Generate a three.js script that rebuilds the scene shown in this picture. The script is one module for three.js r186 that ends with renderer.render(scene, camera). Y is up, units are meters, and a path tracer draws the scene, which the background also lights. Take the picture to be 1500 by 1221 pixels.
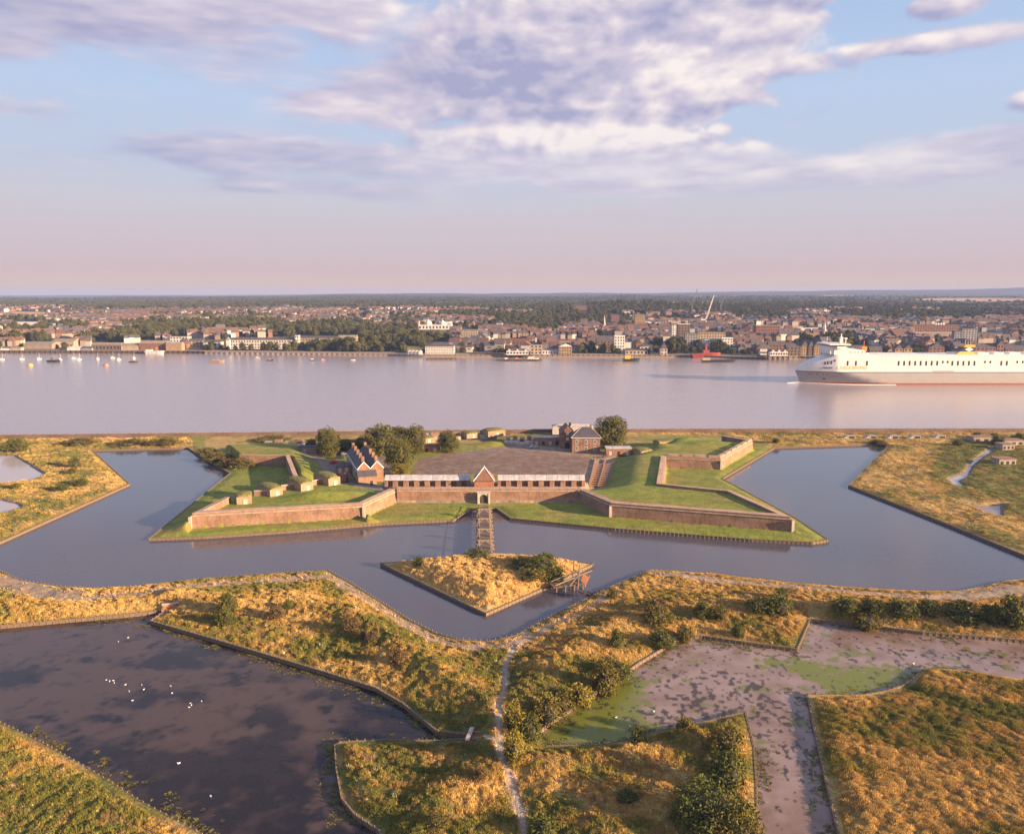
import * as THREE from 'three';
import { mergeGeometries, mergeVertices } from 'three/addons/utils/BufferGeometryUtils.js';
import { FontLoader } from 'three/addons/loaders/FontLoader.js';
import { TextGeometry } from 'three/addons/geometries/TextGeometry.js';

// ------------------------------------------------------------------ camera, sky, sun, exposure
const F = 1130, CX = 750, CY = 610.5, HORIZON = 430, EYE = 85, PITCH = Math.atan((CY - HORIZON) / F);
const scene = new THREE.Scene();
const camera = new THREE.PerspectiveCamera(2 * Math.atan(CY / F) * 180 / Math.PI, 1024 / 833, 1, 40000);
camera.position.set(0, EYE, 0);
camera.rotation.x = -PITCH;
const renderer = new THREE.WebGLRenderer();
renderer.toneMapping = THREE.LinearToneMapping;
renderer.toneMappingExposure = 2.9;
renderer.shadowMap.enabled = true;
const SUN_AZ = 22 * Math.PI / 180, SUN_EL = 13 * Math.PI / 180;       // from the right, a little behind the camera
const sunDir = new THREE.Vector3(Math.cos(SUN_AZ) * Math.cos(SUN_EL), Math.sin(SUN_EL), Math.sin(SUN_AZ) * Math.cos(SUN_EL));
const sun = new THREE.DirectionalLight(new THREE.Color().setRGB(1.0, 0.68, 0.40), 5);
sun.position.copy(sunDir).multiplyScalar(900).add(new THREE.Vector3(0, 0, -300));
sun.target.position.set(0, 0, -300);
sun.castShadow = true; sun.shadow.mapSize.set(4096, 4096);
Object.assign(sun.shadow.camera, { left: -600, right: 600, top: 400, bottom: -400, near: 10, far: 2500 });
scene.add(sun, sun.target);

// noise
function hash2(x, y) { let h = Math.imul(x | 0, 374761393) ^ Math.imul(y | 0, 668265263); h = Math.imul(h ^ (h >>> 13), 1274126177); return ((h ^ (h >>> 16)) >>> 0) / 4294967296; }
function vnoise(x, y) {
  const xi = Math.floor(x), yi = Math.floor(y), fx = x - xi, fy = y - yi, u = fx * fx * (3 - 2 * fx), v = fy * fy * (3 - 2 * fy);
  const a = hash2(xi, yi), b = hash2(xi + 1, yi), c = hash2(xi, yi + 1), d = hash2(xi + 1, yi + 1);
  return a + (b - a) * u + (c - a) * v + (a - b - c + d) * u * v;
}
function fbm(x, y, o = 4) { let s = 0, a = 0.5, n = 0; for (let i = 0; i < o; i++) { s += a * vnoise(x, y); n += a; a *= 0.5; const t = x * 1.6 - y * 1.2; y = x * 1.2 + y * 1.6 + 7.3; x = t + 3.1; } return s / n; }
const clamp = (v, a = 0, b = 1) => v < a ? a : v > b ? b : v;
const smooth = (a, b, v) => { const t = clamp((v - a) / (b - a)); return t * t * (3 - 2 * t); };
const lerp = (a, b, t) => a + (b - a) * t;
const mix3 = (a, b, t) => [lerp(a[0], b[0], t), lerp(a[1], b[1], t), lerp(a[2], b[2], t)];
function rng(seed) { let a = seed >>> 0; return () => { a = (a + 0x6D2B79F5) | 0; let t = Math.imul(a ^ (a >>> 15), 1 | a); t = (t + Math.imul(t ^ (t >>> 7), 61 | t)) ^ t; return ((t ^ (t >>> 14)) >>> 0) / 4294967296; }; }
const lin = (r, g, b) => [r, g, b].map((c) => { c /= 255; return c <= 0.04045 ? c / 12.92 : ((c + 0.055) / 1.055) ** 2.4; });

// the sky: a gradient of evening air and a broken cloud deck, in directions (azimuth from straight ahead, elevation)
{
  const W = 4096, H = 2048, data = new Float32Array(W * H * 4), K = 1 / 2.9;
  const stops = [[-2, lin(236, 194, 152)], [0.15, lin(236, 194, 152)], [0.7, lin(226, 191, 170)], [1.6, lin(213, 189, 187)], [3, lin(210, 193, 198)], [6, lin(206, 203, 213)], [9, lin(193, 205, 226)], [13, lin(188, 207, 235)], [20, lin(168, 194, 232)], [40, lin(118, 156, 212)], [90, lin(84, 124, 190)]];
  const air = (e) => { for (let i = 1; i < stops.length; i++) if (e < stops[i][0]) return mix3(stops[i - 1][1], stops[i][1], clamp((e - stops[i - 1][0]) / (stops[i][0] - stops[i - 1][0]))); return stops[stops.length - 1][1]; };
  const D = 180 / Math.PI;
  // cloud masses: azimuth, elevation, half width, half height (degrees), weight
  const masses = [[-26, 17.2, 17, 2.4, 1], [-33, 14.4, 5, 1.0, 1.0], [-35, 11, 5, 0.9, 0.85], [-13, 18.6, 9, 1.8, 0.7], [4, 15.6, 13, 4.2, 1.25], [-9, 13.4, 8.5, 2.2, 0.95], [12, 17.5, 7, 2.4, 1.05], [3, 10.6, 10, 1.7, 1.05], [-5, 9.2, 22, 1.25, 0.95], [-22, 8.6, 11, 0.9, 0.85], [-16, 7.2, 9, 0.7, 0.8], [16, 7.9, 22, 1.25, 1.0], [34, 8.6, 13, 1.2, 0.95], [26, 18.9, 14, 1.0, 0.95],
    [27.5, 17.1, 2.4, 0.8, 0.85], [27, 15.1, 7, 0.65, 0.8], [19.5, 14.6, 2.6, 0.9, 0.7], [32.6, 11.3, 1.2, 0.6, 0.95], [14.5, 11, 1.0, 0.5, 0.9], [12.5, 9.9, 3, 0.7, 0.7], [9, 12, 4, 1, 0.6], [34.5, 18.2, 1.6, 0.6, 0.7]];
  const cover = (a, e) => {
    let s = 0;
    for (const m of masses) { const x = (a - m[0]) / m[2], y = (e - m[1]) / m[3], r = x * x + y * y; if (r < 6) s = Math.max(s, m[4] * Math.exp(-r * 0.8)); }
    const out = Math.max(smooth(33, 46, Math.abs(a)), smooth(19, 23, e));                           // beyond: the same broken deck
    if (out > 0) { const k = 1 / Math.tan(Math.max(e, 3) / D), x = Math.sin(a / D) * k, y = Math.cos(a / D) * k; s = lerp(s, 1.9 * (fbm(x * 1.3 + 9, y * 1.3 + 4, 3) - 0.28) * smooth(4, 9, e), out); }
    return s;
  };
  const heap = (a, e) => smooth(-14, -3, a) * smooth(8.6, 10.4, e) * (1 - 0.6 * smooth(24, 34, Math.abs(a)));    // where the deck is heaped, not layered
  const dens = (a, e, o) => {
    const c = cover(a, e); if (c < 0.02) return 0;
    const s = 0.12 + 0.75 / (3 + e), wx = fbm(a * 0.16, e * 0.4 + 20, 3) - 0.5, q = heap(a, e); let d = c * 1.2 - 0.25;
    if (q < 1) d += (1 - q) * (fbm(a * s * 0.62 + wx * 0.8 + 15, e * s * 3.9 + wx * 1.2, o) - 0.5) * 1.7;
    if (q > 0) { const X = a * s + wx * 1.0 + 40, Y = e * s * 2.2 + wx * 0.9 + 11; let bl = 0, am = 0.5, f = 1.5; for (let i = 0; i < o - 1; i++) { bl += am * (1 - Math.abs(2 * vnoise(X * f + i * 7, Y * f) - 1)); am *= 0.5; f *= 2.1; } d += q * ((fbm(X * 0.8, Y * 0.8, o) - 0.5) * 1.5 + (bl - 0.6) * 0.7); }
    return clamp(d, 0, 1.2);
  };
  const LIT = lin(255, 243, 238), MID = lin(214, 204, 220), DARK = lin(170, 170, 203);
  const g2 = (a, e, x, y, w, h) => Math.exp(-(((a - x) / w) ** 2) - ((e - y) / h) ** 2);
  for (let j = 0; j < H; j++) {
    const e = (0.5 - (H - 1 - j + 0.5) / H) * 180, hi = e > 26 || e < 0;                            // row 0 is the bottom of the picture
    for (let i = 0; i < W; i++) {
      const o = (j * W + i) * 4;
      let a = ((i + 0.5) / W - 0.25) * 360; if (a > 180) a -= 360;                                  // 0 looks along -z
      let c = e > -3 ? air(e) : air(-2);
      if (e > 2.2 && e < 75) {
        const vis = Math.abs(a) < 48 && !hi, oc = vis ? 6 : 4;
        if (vis || (i % 4 === 0)) {
          const d = dens(a, e, oc);
          if (d > 0.003) {
            const d1 = dens(a + 0.8, e + 0.5, vis ? 5 : 3);                                         // towards the sun side
            const q = heap(a, e), puff = vis ? lerp(q < 1 ? fbm(a * 0.4 + 3, e * 2.2 + 8, 6) : 0, q > 0 ? fbm(a * 0.6 + 13, e * 1.3 + 4, 6) : 0, q) - 0.5 : 0, broad = fbm(a * 0.08 + 70, e * 0.33 + 5, 2) - 0.5;
            const lit = clamp(0.40 + (d - d1) * lerp(0.35, 1.0, q) + puff * lerp(0.75, 1.1, q) + broad * 0.7 + 0.36 * g2(a, e, 13, 14.6, 6.5, 2.4) + 0.36 * g2(a, e, 6, 10.9, 5.5, 1.3) - 0.2 * g2(a, e, -4, 14.5, 7, 3) - 0.12 * g2(a, e, -24, 16, 12, 2)), op = smooth(0.0, lerp(0.75, 0.34, q), d) * lerp(0.66, 0.95, smooth(7, 13, e)) * smooth(3.5, 7, e);
            const cc = lit > 0.5 ? mix3(MID, LIT, (lit - 0.5) * 2) : mix3(DARK, MID, lit * 2);
            c = mix3(c, cc, op);
          } else if (e < 12) { const w = smooth(0.5, 0.75, fbm(a * 0.05 + 3, e * 0.9, 3)) * 0.18; c = mix3(c, lin(214, 194, 200), w); }
        } else c = [data[o - 4] / K, data[o - 3] / K, data[o - 2] / K];
      }
      data[o] = c[0] * K; data[o + 1] = c[1] * K; data[o + 2] = c[2] * K; data[o + 3] = 1;
    }
  }
  const sky = new THREE.DataTexture(data, W, H, THREE.RGBAFormat, THREE.FloatType);
  sky.mapping = THREE.EquirectangularReflectionMapping; sky.magFilter = THREE.LinearFilter; sky.needsUpdate = true;
  scene.background = sky; scene.environment = sky;
}
scene.fog = new THREE.FogExp2(new THREE.Color().setRGB(0.40, 0.55, 1.0), 0.00007);

// ------------------------------------------------------------------ helpers
const sp = Math.sin(PITCH), cp = Math.cos(PITCH);
function P(px, py, h = 0) {                                            // the ground point at height h that pixel (px, py) of the photograph looks at
  const a = (px - CX) / F, b = -(py - CY) / F, dy = -sp + b * cp, dz = -cp - b * sp, t = (h - EYE) / dy;
  return [a * t, dz * t];
}
const poly = (pts, h = 0) => pts.map(([x, y, hh]) => P(x, y, hh ?? h));
function pix(x, y, z) { const rx = x, ry = y - EYE, f = -ry * sp - z * cp, u = ry * cp - z * sp; return [CX + F * rx / f, CY - F * u / f]; }
function segDist(x, z, a, b) { const dx = b[0] - a[0], dz = b[1] - a[1], t = clamp(((x - a[0]) * dx + (z - a[1]) * dz) / (dx * dx + dz * dz || 1)); return Math.hypot(x - a[0] - dx * t, z - a[1] - dz * t); }
function lineDist(x, z, l) { let d = 1e9; for (let i = 1; i < l.length; i++) d = Math.min(d, segDist(x, z, l[i - 1], l[i])); return d; }
function sdf(x, z, p) {                                                // positive inside
  let d = 1e18, inside = false;
  for (let i = 0, j = p.length - 1; i < p.length; j = i++) {
    const a = p[j], b = p[i], dx = b[0] - a[0], dz = b[1] - a[1], t = clamp(((x - a[0]) * dx + (z - a[1]) * dz) / (dx * dx + dz * dz || 1)), ex = x - a[0] - dx * t, ez = z - a[1] - dz * t;
    d = Math.min(d, ex * ex + ez * ez);
    if ((a[1] > z) !== (b[1] > z) && x < (b[0] - a[0]) * (z - a[1]) / (b[1] - a[1]) + a[0]) inside = !inside;
  }
  return (inside ? 1 : -1) * Math.sqrt(d);
}
const taken = {};
function numbered(n) { const k = taken[n] = (taken[n] ?? -1) + 1; return k ? `${n}_${String(k).padStart(3, '0')}` : n; }
function put(name, geo, mat, parent = scene) { const m = new THREE.Mesh(geo, mat); m.name = parent === scene ? numbered(name) : name; m.castShadow = m.receiveShadow = true; parent.add(m); return m; }
function tag(o, label, category, group, kind) { o.userData = { label, category }; if (group) o.userData.group = group; if (kind) o.userData.kind = kind; return o; }
function structure(name, geo, mat) { const m = put(name, geo, mat); m.userData.kind = 'structure'; return m; }
function thing(name, label, category, [x, y, z] = [0, 0, 0], turn = 0, group) { const o = new THREE.Group(); o.name = numbered(name); o.position.set(x, y, z); o.rotation.y = turn; scene.add(o); return tag(o, label, category, group); }
function copyOf(o, x, y, z, turn = 0, s = 1) { const c = o.clone(); c.name = numbered(o.name.replace(/_\d{3}$/, '')); c.userData = { ...o.userData }; c.position.set(x, y, z); c.rotation.y = turn; c.scale.setScalar(s); scene.add(c); return c; }
function box(w, h, d, x = 0, y = 0, z = 0, ry = 0) { const g = new THREE.BoxGeometry(w, h, d); if (ry) g.rotateY(ry); return g.translate(x, y, z); }
function bar(a, b, w, d = w) {                                         // a square beam between two points
  const A = new THREE.Vector3(...a), B = new THREE.Vector3(...b), v = B.clone().sub(A), L = v.length(), g = new THREE.BoxGeometry(w, d, L);
  const m = new THREE.Matrix4().lookAt(A, B, Math.abs(v.y / L) > 0.95 ? new THREE.Vector3(1, 0, 0) : new THREE.Vector3(0, 1, 0));
  return g.applyMatrix4(m).translate((A.x + B.x) / 2, (A.y + B.y) / 2, (A.z + B.z) / 2);
}
function join(list) { const g = mergeGeometries(list.map((q) => { const n = q.index ? q.toNonIndexed() : q; for (const k of Object.keys(n.attributes)) if (!['position', 'normal', 'uv'].includes(k)) n.deleteAttribute(k); return n; })); return g; }
function metreUV(g, s = 1) {                                           // box-projected uv in metres
  const q = g.index ? g.toNonIndexed() : g; q.computeVertexNormals(); const p = q.attributes.position, n = q.attributes.normal, uv = new Float32Array(p.count * 2);
  for (let i = 0; i < p.count; i++) { const ax = Math.abs(n.getX(i)), ay = Math.abs(n.getY(i)), az = Math.abs(n.getZ(i)); const [u, v] = ay > ax && ay > az ? [p.getX(i), p.getZ(i)] : ax > az ? [p.getZ(i), p.getY(i)] : [p.getX(i), p.getY(i)]; uv[2 * i] = u * s; uv[2 * i + 1] = v * s; }
  q.setAttribute('uv', new THREE.BufferAttribute(uv, 2)); return q;
}
function gable(w, h, d, over = 0.3, lift = 0) {                        // prism roof, ridge along z, centred, base at y = 0
  const a = w / 2 + over, b = d / 2 + over, s = new THREE.Shape([new THREE.Vector2(-a, 0), new THREE.Vector2(a, 0), new THREE.Vector2(0, h)]);
  return new THREE.ExtrudeGeometry(s, { depth: 2 * b, bevelEnabled: false }).translate(0, lift, -b);
}
function hip(w, h, d, over = 0.4) {                                    // hipped roof, ridge along the longer side
  const a = w / 2 + over, b = d / 2 + over, r = Math.max(0, a - b), q = Math.max(0, b - a), v = [[-a, 0, b], [a, 0, b], [a, 0, -b], [-a, 0, -b], [-r, h, q], [r, h, -q]];
  const idx = r > 0 ? [0, 1, 5, 0, 5, 4, 2, 3, 4, 2, 4, 5, 1, 2, 5, 3, 0, 4] : [0, 1, 4, 1, 2, 5, 1, 5, 4, 2, 3, 5, 3, 0, 4, 3, 4, 5];
  return tris([...idx, 0, 3, 2, 0, 2, 1].map((i) => v[i]));
}
function tris(pts) { const g = new THREE.BufferGeometry(); g.setAttribute('position', new THREE.Float32BufferAttribute(pts.flat(), 3)); g.setAttribute('uv', new THREE.Float32BufferAttribute(pts.flatMap((p) => [p[0], p[1] + p[2]]), 2)); g.computeVertexNormals(); return g; }
function sweep(line, profile, closed = false) {                        // profile = [offset to the left of the line, height]; mitred corners
  const n = line.length, nor = (a, b) => { const dx = b[0] - a[0], dz = b[1] - a[1], l = Math.hypot(dx, dz); return [dz / l, -dx / l]; };
  const rows = line.map((p, i) => {
    const a = i || closed ? nor(line[(i + n - 1) % n], p) : null, b = i < n - 1 || closed ? nor(p, line[(i + 1) % n]) : null;
    let m; if (a && b) { const k = 1 + a[0] * b[0] + a[1] * b[1]; m = [(a[0] + b[0]) / k, (a[1] + b[1]) / k]; } else m = a ?? b;
    return profile.map(([o, h]) => [p[0] + m[0] * o, h, p[1] + m[1] * o]);
  });
  const vs = [0]; for (let i = 1; i < profile.length; i++) vs.push(vs[i - 1] + Math.hypot(profile[i][0] - profile[i - 1][0], profile[i][1] - profile[i - 1][1]));
  const pos = [], uv = []; let u = 0;
  for (let i = 0; i < (closed ? n : n - 1); i++) {
    const A = rows[i], B = rows[(i + 1) % n], L = Math.hypot(line[(i + 1) % n][0] - line[i][0], line[(i + 1) % n][1] - line[i][1]);
    for (let k = 0; k < profile.length - 1; k++) {
      pos.push(...A[k], ...B[k], ...B[k + 1], ...A[k], ...B[k + 1], ...A[k + 1]);
      uv.push(u, vs[k], u + L, vs[k], u + L, vs[k + 1], u, vs[k], u + L, vs[k + 1], u, vs[k + 1]);
    }
    u += L;
  }
  if (!closed) for (const R of [rows[0], rows[n - 1]]) for (const t of THREE.ShapeUtils.triangulateShape(profile.map(([o, h]) => new THREE.Vector2(o, h)), [])) { const q = R === rows[0] ? t : [...t].reverse(); for (const k of q) { pos.push(...R[k]); uv.push(profile[k][0], profile[k][1]); } }
  const g = new THREE.BufferGeometry(); g.setAttribute('position', new THREE.Float32BufferAttribute(pos, 3)); g.setAttribute('uv', new THREE.Float32BufferAttribute(uv, 2)); g.computeVertexNormals(); return g;
}
function flat(p, y, uvs = 0.1) {                                       // a level sheet in the outline p
  const g = new THREE.ShapeGeometry(new THREE.Shape(p.map(([x, z]) => new THREE.Vector2(x, -z)))); g.rotateX(-Math.PI / 2).translate(0, y, 0);
  const a = g.attributes.position, uv = g.attributes.uv; for (let i = 0; i < a.count; i++) uv.setXY(i, a.getX(i) * uvs, a.getZ(i) * uvs); return g;
}

// textures: grain of each material, as a multiplier of its colour
function texture(size, fn, srgb = true, repeat = 1) {
  const d = new Uint8Array(size * size * 4);
  for (let y = 0; y < size; y++) for (let x = 0; x < size; x++) { const c = fn(x / size, y / size), o = (y * size + x) * 4; for (let k = 0; k < 3; k++) d[o + k] = (srgb ? clamp(c[k] ?? c[0]) ** (1 / 2.2) : clamp(c[k] ?? c[0])) * 255; d[o + 3] = 255; }
  const t = new THREE.DataTexture(d, size, size); t.wrapS = t.wrapT = THREE.RepeatWrapping; t.magFilter = THREE.LinearFilter; t.minFilter = THREE.LinearMipmapLinearFilter; t.generateMipmaps = true;
  if (srgb) t.colorSpace = THREE.SRGBColorSpace; t.repeat.set(repeat, repeat); t.needsUpdate = true; return t;
}
function tileNoise(u, v, n, o = 4) {                                   // seamless fbm, n cells across the tile
  let s = 0, a = 0.5, t = 0;
  for (let k = 0; k < o; k++) { const x = u * n, y = v * n, xi = Math.floor(x), yi = Math.floor(y), fx = x - xi, fy = y - yi, p = fx * fx * (3 - 2 * fx), q = fy * fy * (3 - 2 * fy), m = (i) => ((i % n) + n) % n, h = (i, j) => hash2(m(i) + k * 131, m(j) + k * 57 + n);
    s += a * (h(xi, yi) * (1 - p) * (1 - q) + h(xi + 1, yi) * p * (1 - q) + h(xi, yi + 1) * (1 - p) * q + h(xi + 1, yi + 1) * p * q); t += a; a *= 0.55; n *= 2; }
  return s / t;
}
const grassMap = texture(1024, (u, v) => { const n = tileNoise(u, v, 24, 5), m = tileNoise(u, v, 9, 3), f = tileNoise(u, v, 170, 2), k = 0.30 + 0.62 * n + 0.38 * (f - 0.5) + 0.12; return [k * (0.96 + 0.22 * (m - 0.5)), k, k * (0.95 - 0.25 * (m - 0.5))]; }, true, 1 / 48);
const grassBump = texture(1024, (u, v) => { const n = tileNoise(u, v, 64, 4), f = tileNoise(u, v, 200, 2); return [0.6 * n + 0.4 * f]; }, false, 1 / 48);
const brickMap = texture(1024, (u, v) => {                             // 24 m of weathered masonry: courses, blotches, streaks
  const c = Math.floor(v * 96), r = hash2(c, 3), b = Math.floor(u * 64 + r * 2), q = hash2(b, c), st = tileNoise(u, v * 0.25 + 0.1, 40, 3), bl = tileNoise(u, v, 10, 4), joint = (v * 96) % 1 < 0.2 ? 0.9 : 1;
  const k = (0.50 + 0.30 * q + 0.36 * (st - 0.5) + 0.5 * (bl - 0.5) + 0.16) * joint; return [k, k * (0.97 + 0.10 * (bl - 0.5)), k * (0.95 + 0.25 * (bl - 0.5))];
}, true, 1 / 24);
const grainMap = texture(512, (u, v) => { const k = 0.62 + 0.6 * (tileNoise(u, v, 8, 5) - 0.5) + 0.25 * (tileNoise(u, v, 120, 2) - 0.5) + 0.1; return [k, k, k]; }, true, 1 / 12);
const roofMap = texture(512, (u, v) => { const c = Math.floor(v * 48), q = hash2(Math.floor(u * 40 + (c % 2) * 0.5), c), k = (0.6 + 0.25 * q + 0.4 * (tileNoise(u, v, 6, 4) - 0.5)) * ((v * 48) % 1 < 0.15 ? 0.8 : 1); return [k, k, k]; }, true, 1 / 10);
const woodMap = texture(512, (u, v) => { const k = 0.55 + 0.5 * (tileNoise(u, v * 0.12 + 0.3, 40, 4) - 0.5) + 0.3 * (tileNoise(u, v, 12, 3) - 0.5) + 0.15; return [k, k * 0.99, k * 0.97]; }, true, 1 / 4);
const waveBump = texture(1024, (u, v) => [0.5 * tileNoise(u, v, 30, 4) + 0.5 * tileNoise(u * 1, v, 75, 3)], false);
const M = {};
function mat(name, rgb, o = {}) { const m = new THREE.MeshStandardMaterial({ color: new THREE.Color().setRGB(...rgb), roughness: 0.9, ...o }); m.name = name; return M[name] = m; }
mat('brick', [0.35, 0.215, 0.145], { map: brickMap, bumpMap: brickMap, bumpScale: 0.05 });
mat('brickDark', [0.31, 0.185, 0.13], { map: brickMap, bumpMap: brickMap, bumpScale: 0.04 });
mat('brickRed', [0.46, 0.20, 0.11], { map: brickMap });
mat('stone', [0.62, 0.52, 0.42], { map: grainMap });
mat('concrete', [0.42, 0.36, 0.31], { map: grainMap });
mat('concretePale', [0.66, 0.58, 0.50], { map: grainMap });
mat('slate', [0.115, 0.105, 0.12], { map: roofMap, roughness: 0.7 });
mat('tile', [0.30, 0.15, 0.10], { map: roofMap });
mat('paleRoof', [0.74, 0.69, 0.68], { map: grainMap, roughness: 0.7 });
mat('wood', [0.27, 0.195, 0.14], { map: woodMap });
mat('woodPale', [0.43, 0.33, 0.245], { map: woodMap });
mat('woodDark', [0.13, 0.095, 0.075], { map: woodMap });
mat('white', [0.78, 0.75, 0.72], { roughness: 0.6 });
mat('glass', [0.035, 0.04, 0.05], { roughness: 0.15 });
mat('dark', [0.03, 0.028, 0.028]);
mat('door', [0.50, 0.46, 0.40], { roughness: 0.6 });
mat('steel', [0.20, 0.20, 0.21], { roughness: 0.5, metalness: 0.4 });

// ------------------------------------------------------------------ the near ground: outlines of land traced along the water's edge
const moatOuter = [[-420, 800], [-120, 818], [0, 839], [30, 853], [90, 862], [140, 864], [200, 861], [300, 850], [400, 843], [480, 838], [520, 861], [600, 912], [640, 932], [670, 940], [715, 943.5], [757, 934], [790, 915], [893, 863], [955, 837], [1050, 843], [1150, 855], [1250, 863], [1340, 868], [1405, 868.5], [1440, 862], [1470, 854], [1500, 851], [1760, 838]];
const rightPondTop = [[1760, 955], [1500, 942], [1350, 930], [1250, 917], [1187, 911], [1168, 955], [1090, 945], [1030, 936], [1000, 936], [935, 976], [870, 1021], [815, 1057], [785, 1080]];
const peninsula = [[800, 1097], [880, 1095], [930, 1086], [960, 1076], [1040, 1060], [1092, 1047], [1105, 1100], [1108, 1150], [1110, 1221], [1114, 1600]];
const leftPondEdge = [[700, 1600], [555, 1223], [520, 1200], [500, 1175], [492, 1130], [490, 1097], [500, 1092], [560, 1089], [650, 1090], [684, 1087], [684, 1082], [640, 1077], [590, 1036], [550, 1013], [480, 991], [330, 946], [220, 914], [243, 898], [180, 905], [100, 912], [0, 921], [-420, 945]];
const forelandPoly = poly([...moatOuter, ...rightPondTop, ...peninsula, ...leftPondEdge]);
const cornerPoly = poly([[-420, 950], [-60, 1030], [0, 1062], [60, 1091], [130, 1131], [210, 1181], [290, 1223], [520, 1400], [640, 1600], [-420, 1600]]);
const fieldPoly = poly([[1760, 1010], [1500, 998], [1489, 998], [1420, 986], [1355, 982], [1347, 990], [1330, 1006], [1300, 1016], [1265, 1022], [1183, 1022], [1195, 1080], [1215, 1170], [1228, 1223], [1270, 1600], [1760, 1600]]);
const ravelinPoly = poly([[557, 828], [640, 822], [700, 817], [735, 817], [800, 821], [869, 829], [845, 842], [803, 862], [712, 902.5]]);
const fortEdge = [[135, 661], [275, 657], [290, 668], [337, 695], [218, 792], [300, 789], [420, 781], [560, 769], [664, 764], [690, 749], [727, 747], [748, 762], [900, 777], [1100, 793], [1190, 797.5], [1214, 794], [1165, 761], [1058, 703], [1135, 657], [1292, 652]];
const riversidePoly = poly([[-500, 1100], [0, 797], [190, 711], ...fortEdge, [1300, 656], [1243, 713], [1385, 769], [1500, 816], [1900, 985], [2300, 985], [1900, 627], [750, 631], [-500, 643]].map(([x, y]) => [x, y]));
const pondPolys = [poly([[-300, 690], [-60, 668], [0, 667], [20, 668], [38, 678], [65, 695], [45, 703], [0, 709], [-300, 720]], 0.5), poly([[-200, 725], [0, 732], [25, 738], [31, 743], [10, 751], [-200, 765]], 0.5),
  poly([[1450, 654], [1454, 662], [1440, 670], [1425, 682], [1418, 697], [1405, 705], [1412, 712], [1400, 712], [1390, 702], [1414, 692], [1422, 678], [1438, 667], [1446, 660]], 0.5), poly([[1425, 742], [1466, 739], [1468, 757], [1445, 750]], 0.5)];

// fort lines: salients, shoulders and corners of the brick ramparts
const B = 1.2, T = 6.8;
const fL1 = P(279, 774, B), fL2 = P(533, 759, B), fL3 = P(580, 736, B), fR3 = P(848, 736, B), fR2 = P(894, 757, B), fR1 = P(1161, 779, B);
const fRs = P(1072, 717, T), fRf = P(972, 707, T), fRe = P(977, 668, T), fS2 = P(1057, 671, T), fS1 = P(1104, 644.5, T), fS0 = P(1062, 637, T);
const fL0 = P(328, 727, T), fWn = P(441, 703, T), fWf = P(425, 665, T), fW1 = P(353, 664, T);
const rightRampart = [fR3, fR2, fR1, fRs, fRf, fRe, fS2, fS1, fS0, P(985, 644, 4), P(930, 662, 3), P(893, 674, 2), P(880, 714, 2), P(857, 718, 3)];
const rightFoot = [P(857, 714, 3), P(878, 714, 2), P(893, 674, 2), P(930, 662, 2), P(985, 643, 2), fS0];
const leftRampart = [fL3, fL2, fL1, fL0, P(395, 722, 3), P(441, 712, 3), P(500, 712, 3), P(560, 716, 3), P(580, 722, 3)];
const leftFoot = [fL0, P(395, 722, 3), P(441, 712, 3), P(500, 712, 3), P(560, 716, 3)];
const curtainTerrace = [fL3, fR3, P(862, 706, 5), P(560, 706, 5)];
const westRampart = [fWn, fWf, fW1, P(330, 655, 3), P(450, 648, 2), P(462, 668, 2), P(487, 700, 2)];
const westFoot = [P(330, 655, 2), P(450, 648, 2), P(462, 668, 2), P(487, 700, 2), fWn];
const parade = poly([[604, 694], [856, 694], [868, 672], [838, 666], [790, 660], [740, 655], [655, 664], [612, 672]], 2);
const parade2 = poly([[740, 655], [790, 660], [838, 667], [900, 672], [905, 668], [880, 660], [800, 645], [760, 648]], 2);
const strip = poly([[856, 694], [852, 716], [885, 714], [902, 672], [868, 671]], 2);
const roads = [[poly([[445, 662], [470, 672], [490, 695], [510, 712], [560, 722], [575, 730]], 2.5), 3.2], [poly([[556, 668], [580, 700]], 2), 2.2], [poly([[500, 705], [540, 712], [568, 718]], 2.5), 5]];
const fortPoly = poly([...fortEdge.slice(2, 19), [1060, 640], [280, 640]]);
const mounds = [[...P(462, 730, 4), 11, 6, 2.3], [...P(510, 727, 4), 9, 6, 1.6], [...P(1000, 650, 4), 12, 6, 2.0], [...P(965, 656, 4), 7, 4, 2], [...P(720, 652, 2), 12, 6, 2.2], [...P(1040, 655, 4), 14, 8, 1.5], [...P(455, 684, 3), 5, 20, 1]];
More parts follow.
